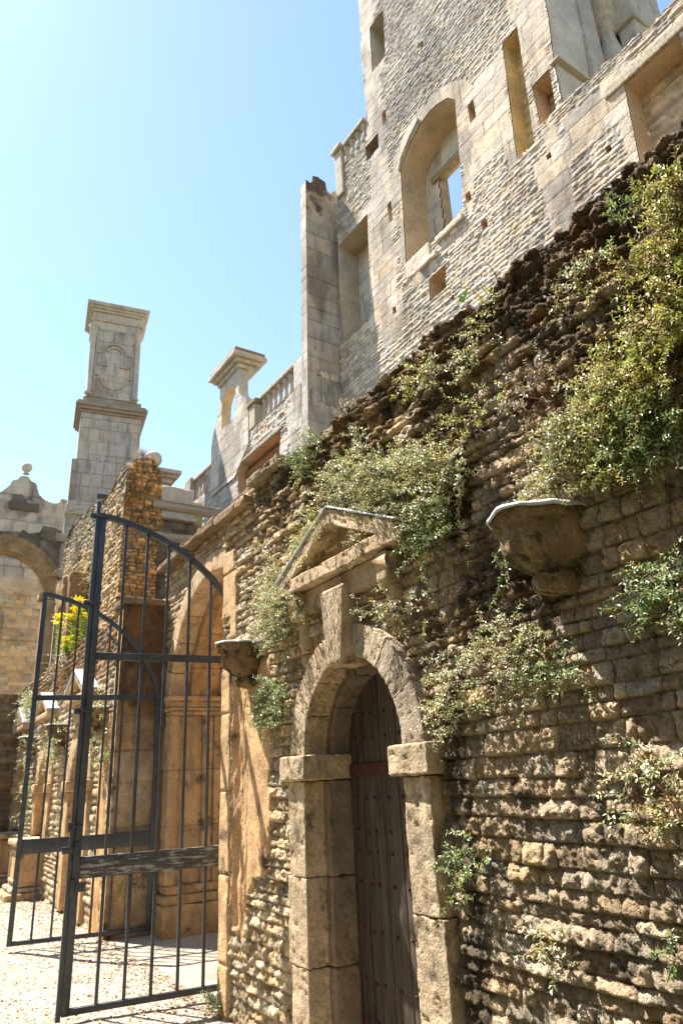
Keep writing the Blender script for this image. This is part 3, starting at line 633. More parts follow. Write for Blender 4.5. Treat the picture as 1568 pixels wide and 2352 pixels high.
# ================================================================== IRON GATES
ARC = [(0, 4.03), (.11, 4.012), (.22, 3.985), (.425, 3.915), (.63, 3.82), (.84, 3.69), (1.055, 3.505), (1.27, 3.24), (1.41, 3.0), (1.485, 2.78), (1.50, 2.66)]
def interp(s_): return float(np.interp(s_, [a for a, _ in ARC], [b for _, b in ARC]))
def bar(fr, s0, s1, z0, z1, d0, d1, name, parent, m='iron'):
    mb = MB(); mb.rb((d0, s0, z0), (d1, s1, z1), 9, .004, 0, fn=fr.fn()); return mb.build(name, m, parent)
def gate(A, B, label, grime):
    A = np.array([*A, 0.]); B = np.array([*B, 0.]); t = (B-A)/np.linalg.norm(B-A); fr = Fr(A, t, (t[1], -t[0], 0))
    g = empty('iron_gate', tuple(B), label, 'gate', 'pair of tall arched iron gates')
    bar(fr, -.028, .028, .03, 4.0, -.028, .028, 'free_stile', g)
    bar(fr, 1.47, 1.53, .03, 2.66, -.03, .03, 'hinge_stile', g)
    mb = MB(); n = 40; sv = np.concatenate([np.linspace(-.03, 1.2, 28), np.linspace(1.23, 1.5, 22)[:-1]]); V = []
    pts = [(s_, interp(max(s_, 0))) for s_ in sv]+[(1.50, 2.6)]
    pts = np.array(pts); pts[1:-1, 1] = (pts[:-2, 1]+pts[1:-1, 1]*2+pts[2:, 1])/4
    tn = np.gradient(pts, axis=0); tn /= np.linalg.norm(tn, axis=1, keepdims=True); nn = np.stack([tn[:, 1]*-1, tn[:, 0]], -1)
    for k in range(len(pts)):
        for (o_, d_) in ((.026, -.026), (.026, .026), (-.026, .026), (-.026, -.026)):
            q = pts[k]+nn[k]*o_; V.append(fr.pt(q[0], q[1], d_))
    Fq = [(4*k+j, 4*k+(j+1) % 4, 4*k+4+(j+1) % 4, 4*k+4+j) for k in range(len(pts)-1) for j in range(4)]+[(3, 2, 1, 0), tuple(4*(len(pts)-1)+j for j in range(4))]
    mb.add(V, Fq); mb.build('arched_top_rail', 'iron', g, smooth=False)
    bar(fr, .028, 1.47, 2.68, 2.745, -.022, .022, 'upper_rail', g)
    bar(fr, .028, 1.47, .95, 1.11, -.012, .02, 'lock_rail', g, 'worn' if grime else 'iron')
    bar(fr, .028, 1.47, .03, .075, -.02, .02, 'bottom_rail', g)
    for s_ in (.22, .425, .63, .84, 1.05, 1.27):
        for z0, z1 in ((.075, .95), (1.11, 2.68), (2.745, interp(s_)-.02)):
            bar(fr, s_-.0125, s_+.0125, z0, z1, -.0125, .0125, 'bar', g)
    for z_ in (.35, 2.35): bar(fr, 1.53, 1.60, z_, z_+.08, -.02, .02, 'hinge', g)
    return g, fr
g1, fr1 = gate((1.38, 6.52), (2.87, 6.37), 'nearer leaf of the tall black iron gate, with the bolt post and hasp', 1)
bar(fr1, -.066, -.031, 0.0, 4.17, -.026, .022, 'bolt_post', g1)
for z_ in (2.22, 3.16, 4.0): bar(fr1, -.115, -.066, z_, z_+.05, -.012, .012, 'keeper', g1); bar(fr1, -.06, .04, z_+.01, z_+.035, .024, .04, 'strap', g1)
mb = MB(); mb.rb((.024, -.12, 1.14), (.032, .01, 1.19), 1, .002, 0, fn=fr1.fn()); mb.rb((.022, -.03, 1.08), (.05, .015, 1.22), 1, .002, 0, fn=fr1.fn()); mb.build('hasp', 'iron', g1)
mb = MB(); mb.rb((.024, 0, .86), (.04, .075, .93), 1, .002, 0, fn=fr1.fn()); mb.rb((.022, -.04, .83), (.05, .0, .95), 1, .002, 0, fn=fr1.fn()); mb.build('lock_bracket', 'iron', g1)
mb = MB(); mb.rb((.022, -.09, 1.30), (.04, -.035, 1.37), 1, .002, 0, fn=fr1.fn()); mb.rb((.022, -.06, 1.33), (.05, .02, 1.345), 1, .002, 0, fn=fr1.fn()); mb.build('bolt_bracket', 'iron', g1)
g2, fr2 = gate((1.40, 9.70), (2.87, 9.43), 'farther leaf of the tall black iron gate, hung on the far pier', 0)

# ================================================================== TALL FACADE (W2)
tw = empty('ruined_house', tuple(W2.pt(8, 0)), 'tall ruined pale stone facade with empty windows rising above the garden wall', 'building')
winA = [(9.1, 11.57), (9.0, 13.95), (8.94, 14.12), (8.6, 14.42), (8.25, 14.6), (7.95, 14.65), (7.68, 14.60), (7.36, 14.44), (7.18, 14.2), (7.33, 11.6), (8.2, 11.45)]
winB = [(9.68, 17.73), (9.63, 19.25), (9.06, 19.22), (9.14, 17.73)]
slotC = [(10.16, 15.32), (10.16, 15.76), (9.65, 15.76), (9.66, 15.3)]
niD = [(5.98, 11.52), (5.86, 14.2), (5.48, 14.24), (5.57, 11.5)]
niE = [(5.40, 11.73), (5.42, 12.66), (5.03, 12.66), (5.06, 11.73)]
winF = [(11.6, 11.06), (11.6, 13.85), (10.28, 13.85), (10.42, 11.06)]
opG = [(8.50, 10.21), (8.48, 10.73), (7.97, 10.73), (8.03, 10.21)]
winI = [(3.97, 9.2), (3.9, 11.03), (3.0, 11.03), (3.0, 9.2)]
holesq = [(6.9, 10.83, .07, .1), (9.6, 10.72, .06, .09), (9.47, 13.25, .07, .26), (7.18, 11.70, .07, .12), (9.38, 15.95, .08, .2), (6.8, 13.5, .09, .24), (5.35, 11.0, .05, .06), (4.35, 10.2, .05, .06), (7.9, 9.9, .05, .05), (7.9, 16.6, .05, .1)]
hq = [[(a-w_, b-h_), (a-w_*.8, b+h_), (a+w_, b+h_*.9), (a+w_*.9, b-h_)] for a, b, w_, h_ in holesq]
ash = rects([(9.35, 10.1, 10, 21), (8.95, 9.3, 11.2, 14.2), (7.0, 7.33, 11.3, 14.5), (6.0, 7.3, 12.0, 14.1), (5.4, 5.62, 8, 15), (4.9, 5.45, 12.6, 20), (5.0, 5.5, 8, 11.6), (3.6, 5.1, 10.6, 11.4), (3.9, 4.15, 8, 11.2), (5.85, 6.25, 11.4, 13.2), (9.8, 10.45, 10.7, 14.1), (8.3, 8.9, 10.8, 11.5)], .14, .3, 5)
def archm(u, v):
    d = np.hypot((u-8.08)*1.0, (v-13.55)*1.05); return sst(0, .03, 1.5-d)*sst(13.7, 13.75, v)*sst(0, .05, 9.25-u)
def fa(u, v):
    e, hs, h_, tl, h3_, EU, EV, CV = stones(u, v, 91, .080, .17, .02, .022, full=True)
    EU = np.clip(e*1.6, 0, 1); h = .021*EV*(.15+.85*EU)*(.4+.9*hs)*(1-.15*CV)-.016+(fbm(u*18, v*18, 3, 92)-.5)*.03
    return h, tintc(hs, h_, .34, .16)*(.62+.38*np.clip(e*1.4, 0, 1))[:, None]
fb = ashlar(92, .3, .6, .008, .005, a=.14, warm=.12)
W2h = blend(blend(fa, fb, ash), ashlar(93, .9, .5, .01, .004, a=.1), archm)
def zone(u, v):
    h, c = W2h(u, v); g = sst(12.5, 16.5, v+(fbm(u*.6, v*.6, 3, 9)-.5)*3)[:, None]     # greyer, weathered upper courses
    c = c*((1-g)*np.array([1.04, .95, .86])+g*np.array([.84, .82, .83]))
    st = sst(.52, .66, fbm(u*1.4, v*.5, 5, 13))[:, None]; c = c*(1-.28*st)*(.7+.6*fbm(u*.9, v*.7, 4, 12))[:, None]
    return h, c
rt = [(4.93, 11.75), (4.6, 11.73), (4.33, 11.69), (4.1, 11.72), (3.87, 11.65), (3.6, 11.68), (3.3, 11.6), (2.9, 11.66), (1.0, 11.6), (1.0, 6)]
outerW2 = [(11.72, 6), (11.7, 11), (11.45, 16.05), (10.06, 16.05), (10.03, 17.2), (10.07, 18.5), (10.02, 20.0), (9.95, 22.5), (4.78, 22.5), (4.85, 13.7), (4.93, 12.66)]+rt
allh = [winA, winB, slotC, niD, niE, winF, opG, winI]
sheet('facade_face', W2, np.unique(np.concatenate([arr(1, 3.0, .1), arr(3.0, 11.8, .027)])), np.unique(np.concatenate([arr(6, 8, .1), arr(8, 19.6, .0175), arr(19.7, 22.6, .1)])), zone, 'facade', tw, holes=allh+hq, outer=outerW2)
sheet('facade_back', W2.off(-.95), arr(1, 11.8, .25), arr(0, 22.6, .25), flat, 'facade', tw, holes=[[(8.75, 12.3), (8.75, 14.1), (7.6, 14.1), (7.6, 12.3)]], outer=[(11.72, 0)]+outerW2[:-1]+[(1.0, 0)])
sheet('facade_foot', W2.off(-.03), arr(1, 11.8, .3), arr(0, 6.2, .3), flat, 'facade', tw)
mb = MB(); ribbon(mb, W2, outerW2, -.02, -.95, step=.12, amp=.03, col=(.86, .86, .88)); mb.build('wall_edge', 'facade', tw)
for P, dep, cl in ((winA, .72, (.92, .82, .66)), (winB, .5, (.85, .85, .8)), (slotC, .4, (.5, .45, .4)), (niD, .36, (1.1, .95, .6)), (niE, .4, (1.05, .85, .65)), (winF, .62, (.95, .88, .75)), (opG, .45, (1.05, .88, .68)), (winI, .4, (1, .85, .65))):
    mb = MB(); ribbon(mb, W2, P, -.02, -dep, step=.12, amp=.008, col=cl); mb.build('window_reveal', 'facade', tw)
for P in hq:
    mb = MB(); ribbon(mb, W2, P, -.01, -.25, step=.2, amp=.004, col=(1, .8, .6)); c_ = np.mean(P, 0)
    V = [W2.pt(a, b, -.25) for a, b in P]; mb.add(V, [(0, 1, 2, 3)], (.8, .6, .45)); mb.build('putlog_hole', 'facade', tw)
# inner window frames and backs
def backp(P, dep, f, holes=(), m='facade', nm='recess_wall', st=.06):
    us = [p[0] for p in P]; vs = [p[1] for p in P]
    sheet(nm, W2.off(-dep), arr(min(us)-.06, max(us)+.06, st), arr(min(vs)-.06, max(vs)+.06, st), f, m, tw, holes=holes)
inA = [(8.56, 12.35), (8.56, 13.85), (7.66, 13.85), (7.66, 12.35)]
backp([(9.15, 11.4), (7.1, 14.8)], .70, ashlar(94, .35, .7, .006, .003), [inA], st=.05)
mb = MB(); ribbon(mb, W2, inA, -.69, -.96, step=.1, amp=.003, col=(.95, .85, .68)); mb.build('inner_reveal', 'facade', tw)
mb = MB(); mb.rb((-.80, 7.5, 13.70), (-.62, 8.75, 13.86), .08, .02, .01, fn=W2.fn(), col=(.9, .8, .6)); mb.build('timber_lintel', 'beam', tw)
def bars_(u, z0, z1, n, d):
    for k in range(n):
        z_ = z0+(z1-z0)*k/(n-1); mb = MB(); mb.tube([W2.pt(u, z_, d), W2.pt(u-.1, z_+.05, d+.06), W2.pt(u-.16, z_+.07, d+.1)], .012, 4); mb.build('iron_tie', 'rust', tw)
bars_(8.60, 12.4, 13.5, 5, -.70)
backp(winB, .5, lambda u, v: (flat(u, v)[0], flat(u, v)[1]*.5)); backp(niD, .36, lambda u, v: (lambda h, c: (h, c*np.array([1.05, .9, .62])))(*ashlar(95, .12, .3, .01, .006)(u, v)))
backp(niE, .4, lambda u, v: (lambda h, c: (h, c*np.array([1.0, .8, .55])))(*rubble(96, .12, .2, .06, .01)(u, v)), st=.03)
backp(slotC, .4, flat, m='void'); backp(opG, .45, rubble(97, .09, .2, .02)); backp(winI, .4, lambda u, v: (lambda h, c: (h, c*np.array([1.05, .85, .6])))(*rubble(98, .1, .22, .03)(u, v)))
inF = [(11.0, 11.15), (11.0, 13.55), (10.75, 13.55), (10.75, 11.15)]
backp(winF, .6, ashlar(99, .4, .5, .006, .003)); bars_(10.62, 11.5, 13.3, 7, -.58)
mb = MB(); mb.rb((-.60, 10.50, 11.1), (-.52, 10.62, 13.6), .2, .02, .003, fn=W2.fn(), col=(.9, .85, .75)); mb.rb((-.60, 10.8, 11.1), (-.54, 10.9, 13.6), .2, .02, .003, fn=W2.fn(), col=(.9, .85, .75)); mb.build('mullion', 'facade', tw)
# drip ledges, timber lintel, sills
def ledge(t0, t1, z0, z1, d0=-.05, d1=.07, m='facade', nm='sill_ledge', col=(1, .95, .88), amp=.012):
    mb = MB(); mb.rb((d0, t0, z0), (d1, t1, z1), .05, .015, amp, 8, fn=W2.fn(), seed=int(t0*9), col=col); return mb.build(nm, m, tw)
ledge(7.35, 8.12, 11.30, 11.44); ledge(8.14, 8.70, 11.05, 11.17); ledge(8.35, 9.12, 11.12, 11.55, -.05, .02)
ledge(2.4, 4.22, 11.035, 11.23, -.3, .04, 'beam', 'timber_lintel', (1.25, 1.2, 1.15), .01)
mb = MB(); pts = [(9.02, 13.93), (8.9, 14.2), (8.55, 14.5), (8.25, 14.67)]
for i in range(3):
    a, b = pts[i], pts[i+1]
    def fn(q, a=a, b=b): return W2.pt(a[0]+(b[0]-a[0])*q[:, 1], a[1]+(b[1]-a[1])*q[:, 1]+q[:, 2]+.03, q[:, 0])
    mb.rb((-.05, 0, 0), (.05, 1, .07), .1, .01, .004, fn=fn, col=(.8, .78, .75))
mb.build('arch_hood', 'facade', tw)
# blocking inside so that daylight shows only through the tall window
# tower pier return at right, console and cornice pieces behind it
mb = MB(); mb.rb((-1.4, 4.80, 12.66), (-.96, 5.4, 22.4), .15, .02, .01, fn=W2.fn(), col=(.75, .75, .78)); mb.build('return_wall', 'facade', tw)
mb = MB(); mb.rb((-.9, 4.90, 11.7), (-.03, 4.955, 12.639), .1, .01, .005, fn=W2.fn(), col=(.85, .82, .8)); mb.rb((-.96, 4.80, 12.64), (.035, 4.99, 12.70), .06, .015, .008, fn=W2.fn(), col=(.8, .76, .62)); mb.build('string_course', 'facade', tw)
# balustrade on the top left
def baluster(fr, t, z, h, d=-.15, sc=1.0):
    p = fr.pt(t, z, d); mb = MB()
    prof = [(.085, 0), (.085, .05), (.06, .07), (.07, .1), (.085, .2), (.08, .3), (.055, .45), (.045, .62), (.05, .74), (.075, .78), (.05, .82), (.085, .88), (.09, .94), (.09, 1.0)]
    mb.lathe([(r_*sc, z_*h) for r_, z_ in prof], p, 12, col=(.9, .86, .8), amp=.01); return mb
def balus_run(parent, fr, t0, t1, z, h, n, d=-.18):
    for k in range(n): baluster(fr, t0+(t1-t0)*(k+.5)/n, z, h, d).build('baluster', 'grey', parent)
    mb = MB(); mb.rb((d-.13, t0, z+h), (d+.13, t1, z+h+.12), .08, .02, .012, fn=fr.fn(), col=(.75, .7, .62)); mb.build('rail', 'grey', parent)
balus_run(tw, W2, 10.1, 11.1, 16.05, .5, 4, -.05)
mb = MB(); mb.rb((-.5, 11.1, 15.2), (.06, 11.4, 16.62), .06, .02, .01, fn=W2.fn(), col=(.9, .86, .8)); mb.rb((-.55, 11.05, 16.622), (.14, 11.48, 16.76), .06, .03, .01, fn=W2.fn(), col=(.85, .8, .72)); mb.build('parapet_pier', 'grey', tw)

# projecting stone stack (buttress) between facade and wing
bt = empty('stone_stack', tuple(WR.pt(11.9, 0)), 'slender square stone stack standing against the tall facade, its broken top crusted dark brown', 'chimney')
BF = Fr(T2*11.72, N2, -T2)   # faces the camera side
def stack_h(u, v):
    h, c = ashlar(101, .38, .9, .01, .006, a=.13, warm=.12)(u, v)
    k = sst(0, .03, np.minimum(u-7.25, v-9.2))*sst(10.3, 10.25, v); hr, cr = rubble(102, .2, .3, .05, .01)(u, v)
    k = k*sst(7.35, 7.4, u); h = h*(1-k)+hr*k; c = c*(1-k[:, None])+cr*k[:, None]
    t = sst(0, .35, v-15.0+(fbm(u*5, v*5, 4, 3)-.5)*1.6)*sst(.45, .55, fbm(u*3, v*3, 4, 4)); c = c*(1-.85*t[:, None])+np.array([.16, .1, .07])*.85*t[:, None]
    return h, c*np.array([.92, .88, .82])*(.75+.5*fbm(u*2, v*.8, 4, 6))[:, None]
tp = [(7.0, 5), (7.24, 15.5), (7.25, 15.78), (7.36, 15.72), (7.42, 15.74), (7.46, 16.0), (7.62, 16.04), (7.84, 15.96), (7.87, 15.72), (8.0, 15.66), (8.06, 15.8), (8.2, 15.82), (8.26, 15.7), (8.42, 15.6), (8.42, 5)]
slot = [[(7.36, 9.45), (7.36, 10.15), (7.47, 10.15), (7.47, 9.47)], [(7.82, 9.5), (7.80, 10.0), (7.93, 10.0), (7.93, 9.45)], [(7.80, 8.7), (7.8, 8.82), (7.88, 8.82), (7.88, 8.7)]]
sheet('stack_face', BF, arr(7.05, 8.45, .03), arr(5, 16.15, .03), stack_h, 'grey', bt, holes=slot, outer=tp)
mb = MB(); 
for P in slot:
    ribbon(mb, BF, P, -.01, -.2, step=.1, amp=.002); mb.add([BF.pt(a, b, -.2) for a, b in P], [(0, 1, 2, 3)], (.3, .25, .2))
mb.build('slot_recess', 'grey', bt)
side = Fr(N2*7.08, T2, -N2)
sheet('stack_side', side, arr(11.72, 11.98, .04), arr(5, 15.7, .04), ashlar(103, .38, .6, .01, .005), 'facade', bt, posf=lambda a, b, h: side.pt(a, b, h-(b-8.5)*.0229))
mb = MB(); mb.rb((-.9, 11.76, 5), (-.22, 11.97, 15.5), .3, .01, .004, fn=WR.fn()); mb.build('stack_core', 'grey', bt)
mb = MB(); mb.rb((-.9, 11.78, 15.4), (-.25, 11.98, 15.72), .08, .05, .05, 6, fn=WR.fn(), col=(.45, .3, .2)); mb.build('broken_top', 'grey', bt)

# ================================================================== BALUSTRADED WING
wg = empty('balustraded_wing', tuple(WR.pt(15, 0)), 'lower ruined wing with stone balusters and an open pedimented dormer on its parapet', 'building')
slotw = [(15.25, 8.45), (15.3, 9.22), (12.95, 9.24), (13.12, 8.45)]
def wing_h(u, v):
    f = blend(rubble(105, .085, .2, .04, .014, a=.22, warm=.16, jd=.65), ashlar(106, .3, .6, .01, .005), rects([(11.6, 12.6, 7, 10.1), (15.3, 15.8, 7.5, 8.9), (12.7, 13.0, 7, 9)], .12, .3, 8))
    h, c = f(u, v); mo = sst(.55, .66, fbm(u*4, v*4, 4, 3))*sst(9.0, 9.6, v); c = c*(1-.6*mo[:, None])+np.array([.75, .42, .25])*.6*mo[:, None]
    g = sst(15, 17, u)[:, None]; return h, c*((1-g)+g*np.array([.78, .8, .84]))
sheet('wing_face', WR, arr(12.0, 17.5, .03), arr(3, 9.95, .03), wing_h, 'facade', wg, holes=[slotw])
sheet('wing_face', WR2, arr(17.0, 24, .06), arr(3, 9.95, .05), wing_h, 'facade', wg)
mb = MB(); mb.rb((-.6, 12.2, 3), (-.35, 17.4, 9.9), 1, .01, 0, fn=WR.fn()); mb.rb((-.60, 17.45, 3), (-.08, 24, 9.9), 1, .01, 0, fn=WR2.fn()); mb.rb((-.55, 12.2, 9.3), (-.1, 17.4, 9.92), .4, .01, .01, fn=WR.fn()); mb.rb((-.7, 17.38, 3), (-.05, 17.48, 9.9), 1, .01, 0, fn=WR.fn()); mb.build('wing_core', 'facade', wg)
mb = MB(); ribbon(mb, WR, slotw, -.02, -.36, step=.15, amp=.01, col=(.95, .7, .5)); mb.build('window_reveal', 'facade', wg)
mb = MB(); mb.rb((-.3, 12.85, 9.245), (.03, 15.4, 9.33), .1, .01, .006, fn=WR.fn(), col=(.9, .85, .8)); mb.rb((-.34, 12.95, 8.95), (-.2, 15.3, 9.1), .1, .01, .006, fn=WR.fn(), col=(.9, .5, .3)); mb.build('timber_lintel', 'beam', wg)
balus_run(wg, WR, 12.35, 14.25, 9.95, .72, 7, -.2)
mb = MB(); mb.rb((-.38, 11.9, 9.96), (-.02, 12.35, 10.66), .06, .015, .006, fn=WR.fn()); mb.build('balustrade_pier', 'grey', wg)
# dormer
dm = ashlar(108, .38, .62, .012, .006, a=.1)
dout = [(14.62, 9.6), (14.62, 10.5), (14.75, 11.0), (15.05, 11.15), (15.2, 11.4), (15.22, 12.15), (16.42, 12.15), (16.46, 11.6), (16.6, 11.2), (16.85, 10.9), (16.98, 10.5), (16.95, 9.0), (15.4, 9.0)]
darch = [(16.28, 10.78), (16.3, 11.35)]+[(15.83+.47*math.cos(R(k)), 11.35+.5*math.sin(R(k))) for k in (25, 50, 75, 100, 125, 150)]+[(15.36, 11.3), (15.4, 10.86), (15.7, 10.7)]
dfr = WR.off(.035)
sheet('dormer_face', dfr, arr(14.5, 17.1, .04), arr(8.9, 12.3, .04), dm, 'facade', wg, holes=[darch], outer=dout)
sheet('dormer_back', dfr.off(-.28), arr(14.5, 17.1, .1), arr(8.9, 12.3, .1), flat, 'facade', wg, holes=[darch], outer=dout)
mb = MB(); ribbon(mb, dfr, darch, 0, -.28, step=.1, amp=.006, col=(1.05, .9, .68)); ribbon(mb, dfr, dout, 0, -.28, step=.12, amp=.01, col=(.9, .88, .84)); mb.build('dormer_sides', 'facade', wg)
mb = MB()
for z0, z1, e in ((12.15, 12.28, .05), (12.281, 12.40, .14), (12.401, 12.54, .24), (12.541, 12.66, .20)):
    mb.rb((-.5-e, 15.2-e, z0), (e, 16.45+e*1.2, z1), .08, .02, .012, 7, fn=dfr.fn(), seed=int(z0*10), col=(.9, .86, .78) if z0 < 12.5 else (.6, .38, .25))
mb.build('dormer_cornice', 'grey', wg)
mb = MB(); mb.rb((-.45, 14.28, 9.95), (.02, 14.62, 10.6), .06, .015, .006, fn=WR.fn(), col=(1, .9, .75)); mb.rb((-.48, 14.2, 10.602), (.06, 14.68, 10.74), .05, .03, .015, fn=WR.fn(), col=(.5, .4, .3)); mb.build('dormer_pier', 'grey', wg)
balus_run(wg, WR2, 18.3, 19.9, 9.95, .72, 6, -.15)
mb = MB(); mb.rb((-.35, 19.9, 9.95), (.05, 20.4, 10.85), .08, .02, .01, fn=WR2.fn(), col=(.7, .68, .65)); mb.build('balustrade_pier', 'grey', wg)
balus_run(wg, WR2, 20.4, 22.6, 9.95, .72, 7, -.15)

# grey block with a console behind the top right of the facade
ub = empty('pilastered_block', tuple(W2.pt(4.2, 0, -2)), 'grey stone block with swelling baluster shaft and stepped cornice above the timber lintel', 'building')
BK = W2.off(-1.9)
mb = MB(); mb.rb((-1.0, 5.27, 11), (0, 6.6, 18), .12, .03, .015, fn=BK.fn(), col=(.85, .83, .82)); mb.build('block_wall', 'grey', ub)
mb = MB(); mb.rb((-.02, 5.62, 14.95), (.10, 6.6, 15.1), .08, .02, .01, fn=BK.fn(), col=(.5, .42, .36)); mb.build('ledge', 'grey', ub)
mb = MB(); mb.lathe([(.20, 0), (.24, .08), (.16, .16), (.20, .24), (.235, .40), (.225, .58), (.17, .85), (.13, 1.1), (.125, 1.22), (.16, 1.26), (.16, 1.32), (.13, 1.36), (.2, 1.48), (.24, 1.56), (.24, 1.7), (.3, 1.75), (.3, 3)], BK.pt(4.95, 13.55, -.12), 20, (1, .97, .94), .03); mb.build('baluster_shaft', 'grey', ub)
mb = MB(); mb.rb((-1.2, 4.50, 11), (-.33, 5.275, 14.1), .1, .02, .012, fn=BK.fn(), col=(.95, .93, .9)); mb.rb((-1.2, 4.8, 14.102), (-.4, 5.28, 17), .1, .02, .01, fn=BK.fn(), col=(.9, .88, .85)); mb.rb((-1.25, 4.44, 14.101), (-.22, 4.80, 14.75), .1, .03, .012, fn=BK.fn(), col=(.9, .88, .85)); mb.rb((-1.28, 4.40, 14.76), (-.14, 4.85, 17), .1, .03, .012, fn=BK.fn(), col=(.9, .88, .85)); mb.build('cornice_block', 'grey', ub)

# ================================================================== BROKEN INNER WALL
rw = empty('broken_wall', (3.3, 15, 0), 'tall mossy rubble wall with a ragged broken end, left of the timber beams', 'wall')
RF = Fr((3.0, 0, 0), (0, 1, 0), (-1, 0, 0))
rout = [(12.5, 3), (12.48, 6.0), (12.45, 7.2), (12.6, 7.45), (12.8, 7.5), (13.2, 7.45), (13.6, 7.22), (14.2, 7.3), (14.9, 7.35), (15.3, 7.55), (16, 7.6), (16.8, 7.75), (17.6, 7.8), (18.4, 7.6), (18.5, 3)]
def ruin_h(u, v):
    h, c = rubble(111, .085, .2, .055, .02, a=.3, warm=.2, jd=.5)(u, v); k = sst(-.2, .3, v-6.6+(fbm(u*1.5, v*1.5, 4, 5)-.5)*3)[:, None]
    return h+(fbm(u*2, v*2, 3, 6)-.5)*.08, c*((1-k)*np.array([1.1, 1, .85])+k*np.array([.66, .68, .66]))
sheet('long_face', RF, arr(12.3, 18.7, .03), arr(3, 7.9, .028), ruin_h, 'ruin', rw, outer=rout)
EF = FY(12.37); eout = [(2.98, 3), (2.96, 5), (3.0, 6.4), (3.02, 7.1), (3.12, 7.45), (3.3, 7.56), (3.5, 7.5), (3.66, 7.3), (3.7, 6.4), (3.62, 5.6), (3.64, 5.0), (3.58, 4.4), (3.6, 3)]
def end_h(u, v):
    h, c = rubble(112, .085, .13, .11, .04, a=.35, warm=.3, jd=.35, rag=.045)(u, v); k = sst(.5, .6, fbm(u*3, v*2, 4, 8))*sst(5.5, 6.6, v)
    c = c*(1-.7*k[:, None])+np.array([.3, .3, .22])*.7*k[:, None]; return h+(fbm(u*3.3, v*3.3, 3, 9)-.5)*.22, c*np.array([1.25, 1.0, .72])
sheet('broken_end', EF, arr(2.9, 3.75, .018), arr(3, 7.7, .018), end_h, 'ruin', rw, outer=eout)
mb = MB(); ribbon(mb, RF, rout, .0, -.6, step=.1, amp=.06, col=(.7, .65, .5)); mb.rb((3.08, 12.62, 3), (3.6, 18.4, 6.9), .5, .05, .05); mb.build('wall_top', 'ruin', rw)
mb = MB(); mb.rb((2.62, 15.0, 3.4), (2.98, 15.35, 5.9), .06, .04, .04, 6, col=(.6, .5, .4)); mb.rb((2.55, 15.35, 5.2), (3.0, 16.3, 5.9), .06, .05, .05, 6, col=(.7, .6, .45)); mb.build('corbelled_stub', 'ruin', rw)
for nm, zz, x1, lab in (('u', 6.62, 7.0, 'upper weathered timber beam spanning from the broken wall to the wing'), ('l', 5.98, 7.0, 'lower weathered timber beam below its twin, spanning behind the gateway coping')):
    mb = MB(); mb.rb((3.5, 12.35, zz-.08), (x1, 12.52, zz+.08), .08, .012, .006, 7, seed=int(zz)); o = tag(mb.build('timber_beam', 'beam'), lab, 'beam', 'timber beams tying the ruined walls')
cw = empty('cross_wall', (5, 14.2, 0), 'dark crusted shaded wall seen under the timber beams', 'wall')
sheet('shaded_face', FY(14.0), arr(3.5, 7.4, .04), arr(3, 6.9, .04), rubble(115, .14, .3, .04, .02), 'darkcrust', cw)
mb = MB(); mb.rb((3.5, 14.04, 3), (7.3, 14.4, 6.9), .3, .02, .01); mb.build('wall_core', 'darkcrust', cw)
mb = MB(); mb.rb((3.5, 13.85, 6.92), (4.9, 14.5, 7.02), .1, .03, .02); mb.rb((3.5, 13.95, 7.022), (4.85, 14.4, 7.7), .1, .03, .02); mb.build('ledge', 'grey', cw)
cp = empty('cornice_pier', (4.6, 16, 0), 'pale stone pier with a projecting moulded cornice just right of the broken wall top', 'pier')
mb = MB(); mb.rb((4.1, 16.0, 3), (4.82, 16.6, 8.52), .15, .015, .008); mb.build('shaft', 'grey', cp)
mb = MB()
for z0, z1, e in ((8.522, 8.62, .05), (8.621, 8.74, .13), (8.741, 8.82, .22), (8.821, 8.93, .30)): mb.rb((4.1-e, 16.0-e, z0), (4.82+e, 16.6+e, z1), .1, .015, .008)
mb.build('cornice', 'grey', cp)
mb = MB(); mb.lathe([(.1, -.3), (.07, -.22), (.12, -.2)]+[(.21*math.cos(R(a)), .21*math.sin(R(a))) for a in range(-60, 91, 15)], (4.3, 15.4, 8.95), 20, amp=.01); mb.rb((4.05, 15.2, 3), (4.45, 15.6, 8.6), .2); tag(mb.build('ball_finial', 'grey'), 'round stone ball finial on a post behind the top of the broken wall', 'finial')
mb = MB(); mb.rb((4.7, 14.7, 3), (5.35, 15.3, 7.75), .1, .08, .04, 5, col=(.8, .82, .7)); tag(mb.build('stone_block', 'ruin'), 'mossy topped stone stump standing behind the upper timber beam', 'stone block')

# ================================================================== TALL CHIMNEY TOWER
ch = empty('chimney_tower', (4.2, 20.3, 0), 'tall grey ashlar chimney tower with strapwork panel and moulded cap against the sky', 'chimney')
ca = R(-8.5); CF = Fr((3.3, 20.0, 0), (math.cos(ca), math.sin(ca), 0), (math.sin(ca), -math.cos(ca), 0))
def cst(nm, t0, t1, z0, z1, d=0, dep=1.5, seed=0, ash_=True, col=(.92, .9, .9)):
    mb = MB(); mb.rb((-dep, t0, z0), (d-.012, t1, z1), .3, .012, .004, fn=CF.fn(), col=col); mb.build(nm, 'grey', ch)
    if ash_:
        f0 = ashlar(120+seed, .32, .6, .014, .004, r=.01, a=.09)
        sheet(nm+'_face', CF.off(d), arr(t0+.01, t1-.01, .03), arr(z0+.005, z1-.005, .03), lambda u, v: (lambda h, c: (h, c*np.array(col)))(*f0(u, v)), 'grey', ch)
cst('lower_body', -.12, 2.2, 0, 8.9, 0, 1.6, 1); cst('middle_body', -.08, 1.95, 9.42, 10.72, 0, 1.6, 2)
cst('upper_body', .05, 1.8, 10.722, 12.28, 0, 1.4, 3); cst('shaft', .14, 1.65, 12.86, 15.32, -.02, 1.3, 4)
